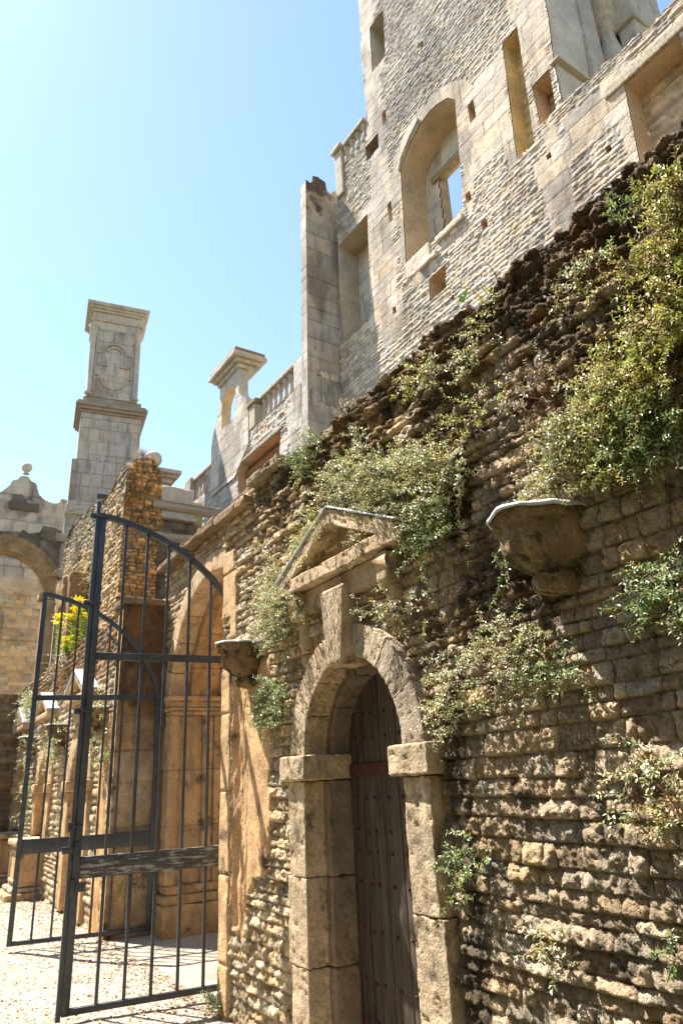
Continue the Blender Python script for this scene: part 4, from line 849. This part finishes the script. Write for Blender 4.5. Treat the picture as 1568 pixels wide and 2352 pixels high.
def mould(nm, t0, t1, z0, steps, dep=1.5, col=(.95, .93, .9)):
    mb = MB(); z_ = z0
    for hh, e in steps: mb.rb((-dep-e, t0-e, z_+.001), (e, t1+e, z_+hh), .12, .015, .008, 6, fn=CF.fn(), seed=int(z_*7), col=col); z_ += hh
    mb.build(nm, 'grey', ch)
mould('string_course', -.08, 1.98, 8.9, [(.08, .0), (.12, .06), (.18, .03), (.14, .0)])
mould('band', .05, 1.8, 12.28, [(.08, .05), (.1, .12), (.1, .17), (.08, .12), (.2, -.02)], 1.4, (.62, .55, .48))
mould('cap', .14, 1.65, 15.32, [(.28, -.02), (.06, .04), (.26, .0), (.08, .07), (.08, .13), (.12, .2)], 1.3)
for t_ in (.2, 1.56):
    p = CF.pt(t_, 12.9, .0); mb = MB(); mb.lathe([(.11, 0), (.13, .05), (.09, .1), (.085, 2.1), (.10, 2.15), (.12, 2.22), (.12, 2.4), (.16, 2.46)], p, 12, (.95, .93, .93)); mb.build('corner_shaft', 'grey', ch)
mb = MB(); cx_ = .88
def sarc(z_, a0, a1, r_):
    def fn(q): return CF.pt(cx_+q[:, 1]*np.cos(q[:, 2]), z_+q[:, 1]*np.sin(q[:, 2]), q[:, 0])
    mb.rb((-.02, r_, R(a0)), (.03, r_+.06, R(a1)), .06, .004, 0, fn=fn, col=(.8, .77, .72))
sarc(14.45, 0, 180, .33); sarc(13.55, 180, 360, .33); sarc(14.45, 20, 160, .2)
for t0, t1, z0, z1 in ((.4, .45, 14.0, 14.4), (1.3, 1.35, 14.0, 14.4), (.4, .7, 13.98, 14.03), (1.05, 1.35, 13.98, 14.03), (.32, .45, 13.6, 13.66), (1.3, 1.44, 13.6, 13.66), (.84, .92, 14.86, 15.1), (.84, .92, 12.95, 13.16), (.32, .55, 14.43, 14.48), (1.2, 1.44, 14.43, 14.48), (.3, .34, 13, 15), (1.42, 1.46, 13, 15)):
    mb.rb((-.02, t0, z0), (.03, t1, z1), .1, .004, 0, fn=CF.fn(), col=(.8, .77, .72))
mb.build('strapwork_panel', 'grey', ch)
mb = MB(); mb.rb((-.02, .7, 9.55), (.05, 1.9, 9.67), .1, .01, .004, fn=CF.fn()); mb.build('iron_plate', 'iron', ch)
mb = MB()
for z0, z1, e in ((6.4, 6.7, .1), (7.1, 7.35, .14), (7.36, 8.1, .06), (8.11, 8.35, .16)): mb.rb((-.3, -.3, z0), (e, .1, z1), .08, .02, .012, fn=CF.fn(), col=(.8, .75, .68))
mb.build('bracket', 'grey', ch)

# ================================================================== COURTYARD END: arch wall, gable, shaded wall
aw = empty('arched_screen', (1, 20, 0), 'dark crusted open arch joining the chimney tower, in front of the gabled building', 'arch')
ah = [(.62, 3), (.62, 6.55)]+[(1.74-1.12*math.cos(R(180*k/20)), 6.6+1.08*math.sin(R(180*k/20))) for k in range(1, 20)]+[(2.86, 6.55), (2.86, 3)]
atop = [(-4, 3), (-4, 8.2), (-2, 8.3), (0, 8.15), (1, 8.25), (1.58, 8.2), (2.1, 8.25), (2.15, 8.32), (2.3, 8.22), (2.55, 8.3), (2.62, 8.5), (2.95, 8.48), (3.12, 8.4), (3.14, 3)]
def aw_h(u, v):
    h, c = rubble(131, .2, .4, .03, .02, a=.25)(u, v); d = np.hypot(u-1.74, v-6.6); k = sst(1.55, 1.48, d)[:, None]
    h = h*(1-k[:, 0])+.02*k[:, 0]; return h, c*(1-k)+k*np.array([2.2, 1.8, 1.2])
sheet('screen_face', FY(19.9), arr(-4, 3.2, .05), arr(3, 8.6, .05), aw_h, 'darkcrust', aw, holes=[ah], outer=atop)
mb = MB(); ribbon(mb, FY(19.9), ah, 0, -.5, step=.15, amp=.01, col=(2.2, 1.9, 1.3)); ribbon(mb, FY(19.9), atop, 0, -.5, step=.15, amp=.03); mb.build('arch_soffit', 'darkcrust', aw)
sheet('screen_back', FY(20.4), arr(-4, 3.2, .2), arr(3, 8.6, .2), flat, 'darkcrust', aw, holes=[ah], outer=atop)
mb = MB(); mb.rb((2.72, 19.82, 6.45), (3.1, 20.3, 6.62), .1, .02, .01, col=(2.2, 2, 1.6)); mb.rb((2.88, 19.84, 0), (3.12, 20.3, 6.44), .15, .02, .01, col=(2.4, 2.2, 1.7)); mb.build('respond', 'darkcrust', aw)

gb = empty('gabled_building', (1, 26, 0), 'gabled building with curved shoulders and a ball finial beyond the open arch', 'building')
gt = [(-2, 0), (-2, 11.6), (-.5, 11.55), (.4, 11.58), (1.35, 11.5), (1.8, 11.55), (2.0, 11.75), (2.2, 12.0), (2.26, 12.2), (2.42, 12.25), (2.5, 12.36), (2.56, 12.42), (2.74, 12.42), (2.8, 12.34), (2.88, 12.25), (3.04, 12.2), (3.1, 12.0), (3.2, 11.75), (3.4, 11.6), (3.65, 11.52), (3.85, 11.55), (3.95, 11.62), (3.92, 11.7), (4.0, 11.76), (4.2, 11.72), (4.25, 11.5), (4.6, 11.4), (4.6, 0)]
gwin = [(.7, 3.0), (.7, 7.0)]+[(1.42-.72*math.cos(R(180*k/14)), 7.0+.75*math.sin(R(180*k/14))) for k in range(1, 14)]+[(2.14, 7.0), (2.14, 3.0)]
def gb_h(u, v):
    h, c = blend(rubble(135, .12, .32, .03, .01, a=.25, warm=.25), ashlar(136, .3, .55, .012, .006, a=.14), lambda u, v: np.maximum(sst(8.1, 8.3, v), sst(1.15, 1.1, np.hypot(u-1.42, np.maximum(v-7, 0)))))(u, v)
    g = sst(7.5, 9.5, v)[:, None]; c = c*((1-g)*np.array([1.15, .92, .62])+g*np.array([.85, .84, .82]))  # warm bounce light painted into the lower stone colour, grey above
    k = sst(.5, .6, fbm(u*1.6, v*1.6, 4, 5))[:, None]*sst(10.5, 11.3, v)[:, None]; return h, c*(1-.65*k)
sheet('gable_face', FY(26), arr(-2, 4.6, .05), arr(0, 12.5, .05), gb_h, 'facade', gb, holes=[gwin], outer=gt)
mb = MB(); ribbon(mb, FY(26), gt, 0, -.6, step=.2, amp=.01, col=(.5, .45, .4)); ribbon(mb, FY(26), gwin, 0, -.3, step=.2, amp=.005, col=(1, .85, .6)); mb.build('wall_edges', 'facade', gb)
mb = MB(); mb.rb((-.5, .6, 2.9), (-.31, 2.25, 7.9), .5, .01, 0, fn=FY(26).fn()); mb.build('window_glass', 'void', gb)
mb = MB(); mb.rb((-8, -2, 0), (-.61, 4.55, 9.5), 1, .01, 0, fn=FY(26).fn()); mb.rb((-1.2, -2, 9.5), (-.61, 4.5, 11.3), 1, .01, 0, fn=FY(26).fn()); mb.build('building_body', 'facade', gb)
mb = MB(); mb.lathe([(.12, -.26), (.06, -.2), (.08, -.17)]+[(.185*math.cos(R(a)), .185*math.sin(R(a))) for a in range(-60, 91, 15)], (2.65, 25.8, 12.68), 18, amp=.01); mb.build('ball_finial', 'facade', gb)
mb = MB(); mb.rb((-.02, 2.25, 11.08), (.09, 3.22, 11.38), .1, .02, .01, fn=FY(26).fn(), col=(.25, .22, .2)); mb.build('attic_slit_shade', 'facade', gb)  # dark block stands in for the shade in the attic slit

sw_ = empty('shaded_wall', (0, 18.6, 0), 'deeply shaded ivy-hung wall closing the courtyard below the gabled building at the left edge', 'wall')
sheet('rubble_face', FY(18.5), arr(-5, 2.5, .045), arr(-.1, 3.8, .04), lambda u, v: (lambda h, c: (h, c*np.array([.55, .5, .42])))(*rubble(141, .1, .26, .05, .02, a=.3)(u, v)), 'ruin', sw_)  # stone tint darkened so the colour carries the wall's shade
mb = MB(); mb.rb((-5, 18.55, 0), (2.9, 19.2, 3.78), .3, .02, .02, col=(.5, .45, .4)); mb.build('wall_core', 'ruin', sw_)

# ================================================================== UNSEEN RANGES added behind and left of the viewpoint to deepen the shade
def shade_range(name, fr, t0, t1, H_, label):
    P = empty(name, tuple(fr.pt((t0+t1)/2, 0)), label, 'building')
    hl = []; t = t0+1.2
    while t < t1-2:
        for z in (1.0, 5.2): hl.append([(t, z), (t, z+2.4), (t+1.3, z+2.4), (t+1.3, z)])
        t += 3.4
    sheet('range_wall', fr, arr(t0, t1, .2), arr(-.1, H_, .2), lambda u, v: (lambda h, c: (h, c))(*rubble(151, .3, .6, .04, .03)(u, v)), 'ruin', P, holes=hl)
    mb = MB()
    for q in hl: ribbon(mb, fr, q, 0, -.4, step=.5, amp=0); mb.add([fr.pt(a, b, -.4) for a, b in q], [(0, 1, 2, 3)], (.3, .28, .25))
    mb.build('window_recess', 'ruin', P)
    mb = MB(); mb.rb((-3, t0, 0), (-.45, t1, H_), 2, .01, 0, fn=fr.fn()); mb.rb((-3.2, t0-.2, H_), (.25, t1+.2, H_+.3), 2, .02, 0, fn=fr.fn()); mb.build('range_body', 'ruin', P)
shade_range('added_range', Fr((-7.5, 0, 0), (0, 1, 0), (1, 0, 0)), -14, 17, 10.5, 'unseen ruined range added on the opposite side to block sky light, out of the frame')
shade_range('added_range', Fr((0, -8, 0), (1, 0, 0), (0, 1, 0)), -7, 9, 8.5, 'unseen ruined range added behind the viewpoint to block sky light, out of the frame')

# ================================================================== PLANTS
PAL = {'sil': [(.52, .55, .33), (.44, .49, .25), (.62, .62, .42), (.34, .40, .18), (.48, .45, .18)],
       'yel': [(.46, .49, .17), (.58, .58, .27), (.38, .43, .13), (.50, .44, .17), (.32, .35, .12)],
       'grn': [(.20, .28, .10), (.3, .38, .16), (.17, .23, .09), (.42, .47, .26)],
       'dry': [(.34, .30, .20), (.40, .36, .26), (.26, .27, .13), (.30, .22, .14)]}
def leafquad(mb_v, mb_f, mb_c, p, d, up, L_, W_, col, fold=.25):
    d = d/np.linalg.norm(d); s_ = np.cross(d, up); n = np.linalg.norm(s_)
    if n < 1e-3: return
    s_ = s_/n; u_ = np.cross(s_, d); k = len(mb_v)
    mb_v += [p, p+d*L_*.45+s_*W_*.5+u_*W_*fold, p+d*L_-u_*L_*.12, p+d*L_*.45-s_*W_*.5+u_*W_*fold, p+d*L_*.5]
    mb_f += [(k, k+1, k+4), (k+1, k+2, k+4), (k+2, k+3, k+4), (k+3, k, k+4)]; mb_c += [col]*5
def plant(name, label, cat, root, ry, rz, n, L0=.2, leaf=.026, pal='sil', group=None, out=np.array([-1., 0, 0]), tn=np.array([0., 1, 0]), seed=0, up=.35, droop=.9, spine=.013, wide=.42):
    rs = np.random.RandomState(seed+500); root = np.array(root, float); lv, lf, lc = [], [], []; sm = MB()
    ps = PAL[pal]
    for k in range(n):
        a = rs.uniform(0, 6.283); q = math.sqrt(rs.rand()); cyy, czz = math.cos(a)*q, math.sin(a)*q
        p = root+tn*cyy*ry*.8+np.array([0, 0, 1])*czz*rz*.8+out*(-.03)
        d = out*rs.uniform(.5, 1.2)+tn*(rs.normal()*.55+cyy*.4)+np.array([0, 0, up+rs.normal()*.4+czz*.35]); d /= np.linalg.norm(d)
        L_ = L0*rs.uniform(.3, 1.1)*(1.6 if rs.rand() < .12 else 1); bare = rs.rand() < .12; dr = droop*rs.uniform(.3, 2.6); steps = max(4, int(L_/spine)); pts = [p.copy()]; ph = rs.uniform(0, 6.28)
        base = np.array(ps[rs.randint(len(ps))])
        for j in range(steps):
            d = d+np.array([0, 0, -dr*.05])+rs.normal(size=3)*.10; 
            if j > steps*.6: d = d+np.array([0, 0, .05*up*2])
            d /= np.linalg.norm(d); p = p+d*spine; pts.append(p.copy())
            if j < steps*.15 or (bare and j < steps*.85): continue
            for s2 in (0, 1):
                if rs.rand() < .12: continue
                ph += 2.4; e = np.cross(d, [0.3, .2, 1.]); e /= np.linalg.norm(e)+1e-9; f_ = np.cross(d, e)
                ld = d*rs.uniform(.25, .8)+(e*math.cos(ph)+f_*math.sin(ph))*.9; sc = leaf*rs.uniform(.55, 1.2)*(1.1-.35*j/steps)
                cc = base*rs.uniform(.7, 1.3) if rs.rand() > .06 else np.array([.45, .38, .08])
                leafquad(lv, lf, lc, p, ld, np.array([0, 0, 1.])+out*.5+rs.normal(size=3)*.3, sc, sc*wide, cc)
        ids = list(range(0, len(pts), 4)); 
        if ids[-1] != len(pts)-1: ids.append(len(pts)-1)
        sm.tube([pts[i] for i in ids], (.0024 if k % 3 == 0 else .0014) if L0 < .5 else .004, 3, (1, 1, 1) if pal != 'grn' else (.7, 1.4, .6))
    P = empty(name, tuple(root), label, cat, group)
    mb = MB(); mb.add(lv, lf, np.array(lc)); mb.build('foliage', 'leaf', P, smooth=False)
    sm.build('stem', 'bark', P); return P
GP = 'pellitory tufts rooted in the near garden wall'
X = 2.36
plants = [  # y, z, ry, rz, n, len, palette, label
 (4.26, 3.90, .22, .12, 46, .17, 'grn', 'bright green tuft over the left end of the wall top, below the tall stack'),
 (3.66, 3.50, .30, .14, 90, .20, 'sil', 'left third of the big silvery green mat above the doorway pediment'),
 (3.20, 3.28, .30, .14, 110, .22, 'sil', 'middle of the big silvery green mat, just right of the pediment apex'),
 (2.80, 3.10, .22, .16, 100, .22, 'sil', 'right end of the big silvery green mat, left of the large corbel'),
 (3.38, 3.10, .22, .10, 50, .18, 'sil', 'fringe of pale leaves drooping onto the right slope of the pediment'),
 (2.90, 2.86, .20, .12, 60, .20, 'grn', 'dark green drooping sprays below the right end of the big mat'),
 (2.92, 3.82, .16, .08, 22, .15, 'yel', 'small yellowish tuft near the dark wall top above the big mat'),
 (2.64, 3.74, .17, .10, 26, .15, 'sil', 'thin pale tuft in the dark crust, second along the wall top'),
 (2.30, 3.88, .12, .08, 16, .14, 'yel', 'little tuft on the dark wall top beside the broad leaved weed'),
 (2.34, 3.70, .12, .10, 18, .14, 'sil', 'sparse tuft just under the broad leaved weed'),
 (4.72, 2.76, .34, .15, 130, .20, 'sil', 'lush pale clump at the lower left corner of the pediment'),
 (4.86, 3.02, .20, .16, 60, .16, 'sil', 'loose pale sprays on the rubble left of the pediment'),
 (4.18, 3.26, .28, .14, 70, .17, 'yel', 'pale yellowish sprays along the left slope of the pediment'),
 (4.55, 3.12, .18, .12, 40, .15, 'sil', 'thin scattered sprigs between the left coping and the pediment'),
 (4.93, 2.14, .24, .15, 75, .19, 'grn', 'green clump hanging beside the left corbel, next to the door arch'),
 (2.74, 2.08, .18, .08, 34, .18, 'sil', 'clump right of the door arch at the height of its crown'),
 (2.36, 2.12, .17, .11, 45, .17, 'sil', 'sprigs below the large corbel, in the dappled shadow'),
 (2.18, 1.98, .14, .08, 26, .17, 'grn', 'hanging sprigs right of and below the large corbel'),
 (2.94, 1.90, .08, .13, 36, .15, 'sil', 'narrow clump hanging down to the right impost of the doorway'),
 (3.16, 2.50, .22, .12, 30, .20, 'sil', 'spindly pinkish stems straggling over the right side of the arch'),
 (3.72, 2.64, .05, .09, 14, .13, 'sil', 'small sprig growing from the side of the keystone'),
 (2.40, 2.54, .14, .05, 14, .15, 'grn', 'few leaves in the shade just left of the large corbel'),
 (1.56, 3.00, .15, .12, 90, .20, 'yel', 'dense yellow-green clump above and right of the large corbel'),
 (1.80, 2.96, .16, .09, 80, .18, 'sil', 'pale clump of leaves directly over the large corbel'),
 (1.24, 3.52, .07, .12, 40, .18, 'yel', 'yellow-green clump at the right edge of the photo, upper of the pair'),
 (1.18, 3.76, .07, .08, 30, .16, 'yel', 'topmost bright clump at the right edge under the wall top'),
 (2.03, 2.83, .13, .06, 40, .16, 'sil', 'pale leaves resting on the lead cap of the large corbel'),
 (1.50, 2.78, .12, .09, 60, .18, 'grn', 'darker green growth under the dense clump at right'),
 (1.74, 2.76, .13, .06, 50, .16, 'yel', 'yellowish growth along the right rim of the large corbel'),
 (1.28, 3.22, .06, .09, 46, .18, 'yel', 'yellow-green clump at the right edge of the photo, lower of the pair'),
 (1.52, 3.22, .11, .08, 40, .17, 'yel', 'twiggy yellowish clump in the middle of the right hand growth'),
 (1.56, 2.16, .09, .10, 46, .20, 'grn', 'leafy spray reaching in from the right edge at corbel height'),
 (1.80, 1.52, .12, .11, 40, .18, 'sil', 'straggling clump on the sunlit courses at lower right'),
 (2.88, 1.20, .13, .12, 26, .17, 'grn', 'glossy branching sprig beside the right door jamb, halfway up'),
 (2.38, .93, .08, .07, 14, .15, 'sil', 'small sprig low on the sunlit rubble at bottom right'),
 (1.85, .98, .03, .02, 8, .08, 'grn', 'tiny bright tuft low on the wall near the right edge'),
 (1.38, 3.84, .06, .06, 16, .12, 'grn', 'small bright green tuft in the black crust near the top right'),
 (1.60, 3.68, .10, .05, 20, .14, 'sil', 'grey sprigs hanging in the dark crust at upper right'),
 (1.76, 3.66, .07, .05, 12, .12, 'sil', 'few pale sprigs on the crust left of the grey sprigs'),
 (1.38, 3.50, .09, .07, 24, .15, 'yel', 'thin yellowish clump left of the right edge growth'),
 (2.60, 1.90, .11, .05, 12, .15, 'sil', 'short sprigs between the arch clump and the hanging sprigs'),
 (2.02, 3.25, .18, .09, 26, .15, 'dry', 'brownish thin growth on the crust left of the dense clump'),
 (2.42, 3.35, .2, .09, 26, .15, 'yel', 'thin yellowish growth on the dark stones right of the big mat'),
 (5.1, 3.45, .15, .1, 10, .12, 'dry', 'few dry sprigs on the stones under the left coping'),
]
for i, (y, z, ry, rz, n, L_, pal, lab) in enumerate(plants):
    plant('wall_plant', lab, 'wall plant', (X, y, z), ry*1.35, rz*1.35, int(n*(2.0 if n > 44 else 1.25)*(1.3 if y < 2.1 and z > 2.6 else 1)), L_*1.0, .028, pal, GP, seed=i)
# broad leaved weed on the wall top
bp = empty('broad_leaved_weed', (2.42, 2.43, 4.0), 'weed with three broad green leaves standing on the wall top against the pale facade', 'weed')
for k, (dy, dz, s_) in enumerate(((.09, .06, .10), (-.06, .08, .10), (-.01, .03, .08))):
    lv, lf, lc = [], [], []
    c0 = np.array([2.37, 2.43+dy*.3, 4.04+dz*.5]); leafquad(lv, lf, lc, c0, np.array([-.5, dy*14, .35+dz]), np.array([-.6, 0, .8]), s_*.7, s_*.55, np.array([.09, .16, .05]) if k else np.array([.14, .2, .05]), .15)
    mb = MB(); mb.add(lv, lf, np.array(lc)); mb.build('leaf', 'leaf', bp, smooth=False)
mb = MB(); mb.tube([(2.42, 2.43, 3.98), (2.38, 2.43, 4.06)], .005); mb.build('stem', 'bark', bp)
mb = MB(); mb.tube([(2.42, 2.20, 4.0), (2.40, 2.20, 4.10), (2.39, 2.23, 4.18), (2.39, 2.29, 4.22)], [.003, .003, .003, .002], 4, (.5, .6, .6)); tag(mb.build('dead_twig', 'bark'), 'thin dead twig curving up from the wall top right of the broad leaved weed', 'twig')
GF = 'leafy clumps on the farther garden wall'
farp = [(10.0, 2.75, .3, .25, 26, 'sil', 'thin sprigs over the first corbel beyond the gateway'),
 (9.75, 2.1, .15, .3, 22, 'grn', 'hanging sprigs below the first corbel beyond the gateway'),
 (13.1, 2.35, .55, .4, 130, 'sil', 'large silvery clump between the first and second far niches'),
 (16.7, 3.3, .7, .4, 160, 'sil', 'biggest silvery bush over the last far niche, seen left of the farther gate leaf'),
 (15.8, 2.4, .3, .4, 60, 'sil', 'pale clump around the farthest corbel'),
 (15.4, 1.4, .25, .5, 60, 'grn', 'green shoots beside the last niche, at gate rail height'),
 (13.7, 3.75, .9, .15, 60, 'dry', 'low pale growth along the top of the far wall under the yellow flowers'),
 (15.3, .7, .2, .3, 30, 'grn', 'small green shoots just left of the sunlit pedestal')]
for i, (y, z, ry, rz, n, pal, lab) in enumerate(farp):
    plant('wall_plant', lab, 'wall plant', (2.34, y, z), ry, rz, n, .3, .05, pal, GF, seed=60+i, spine=.03)
for i, (y, z, ry, rz, n, pal, lab) in enumerate([(16.6, 6.3, .35, .7, 90, 'dry', 'dry grassy tuft hanging from the outer face of the broken wall'), (14.6, 6.0, .3, .9, 40, 'sil', 'thin green streak of weeds down the middle of the broken wall')]):
    plant('wall_plant', lab, 'wall plant', (2.95, y, z), ry, rz, n, .35, .04, pal, 'weeds on the broken wall', seed=80+i, spine=.03)
plant('grass_tuft', 'tuft of green and dry grass at the foot of the wall corner by the gate', 'grass tuft', (2.36, 5.98, .03), .1, .02, 40, .14, .05, 'grn', seed=90, up=1.2, wide=.14)
plant('grass_tuft', 'spiky dry grass tuft on the very top of the broken wall', 'grass tuft', (3.35, 12.6, 7.55), .1, .05, 50, .28, .12, 'dry', seed=91, up=1.6, wide=.08, spine=.05)
plant('grass_tuft', 'wispy pale grass tuft on the wall top below the tall stack', 'grass tuft', (2.42, 3.72, 4.02), .08, .02, 22, .14, .05, 'dry', seed=92, up=1.4, wide=.1)
# ragwort
def ragwort(y, zb, h, lab, seed, x=2.45):
    rs = np.random.RandomState(seed); P = empty('ragwort', (x, y, zb), lab, 'flowering plant', 'yellow ragwort on the far wall top')
    st = MB(); lv, lf, lc = [], [], []; fv, ff, fc = [], [], []
    for k in range(3):
        p = np.array([x, y+rs.normal()*.05, zb]); d = np.array([rs.normal()*.1, rs.normal()*.18, 1.]); pts = [p.copy()]; hh = h*rs.uniform(.8, 1.05)
        for j in range(14):
            p = p+d/np.linalg.norm(d)*hh/14; d += rs.normal(size=3)*.05; pts.append(p.copy())
            for s2 in range(4):
                a = rs.uniform(0, 6.28); leafquad(lv, lf, lc, p, np.array([math.cos(a), math.sin(a), .5]), np.array([0, 0, 1.]), .12*rs.uniform(.5, 1.1), .035, np.array([.3, .4, .07])*rs.uniform(.7, 1.3))
        for b in range(9):
            a = rs.uniform(0, 6.28); q = p+np.array([math.cos(a)*.1, math.sin(a)*.12, rs.uniform(-.08, .06)])*rs.uniform(.3, 1); st.tube([p-np.array([0, 0, .12]), q], .003, 3, (.8, 2.5, .5))
            for s2 in range(16):
                c0 = q+rs.normal(size=3)*np.array([.03, .03, .012]); leafquad(fv, ff, fc, c0, np.array([rs.normal(), rs.normal(), .3]), np.array([0, 0, 1.]), .032, .026, np.array([.85, .66, .02])*rs.uniform(.8, 1.1))
        st.tube(pts[::3], .006, 4, (1.2, 3, .8))
    mb = MB(); mb.add(lv, lf, np.array(lc)); mb.build('foliage', 'leaf', P, smooth=False)
    mb = MB(); mb.add(fv, ff, np.array(fc)); mb.build('flower_head', 'petal', P, smooth=False); st.build('stem', 'bark', P)
ragwort(13.3, 3.9, .75, 'tallest yellow ragwort, between the first bars of the farther gate leaf', 1)
ragwort(12.4, 3.9, .8, 'yellow ragwort nearest the bolt post of the gates', 2)
ragwort(14.6, 3.95, .9, 'yellow ragwort leaning out left of the farther gate leaf', 3)
ragwort(13.9, 3.9, .35, 'short yellow ragwort low on the far wall top', 4)
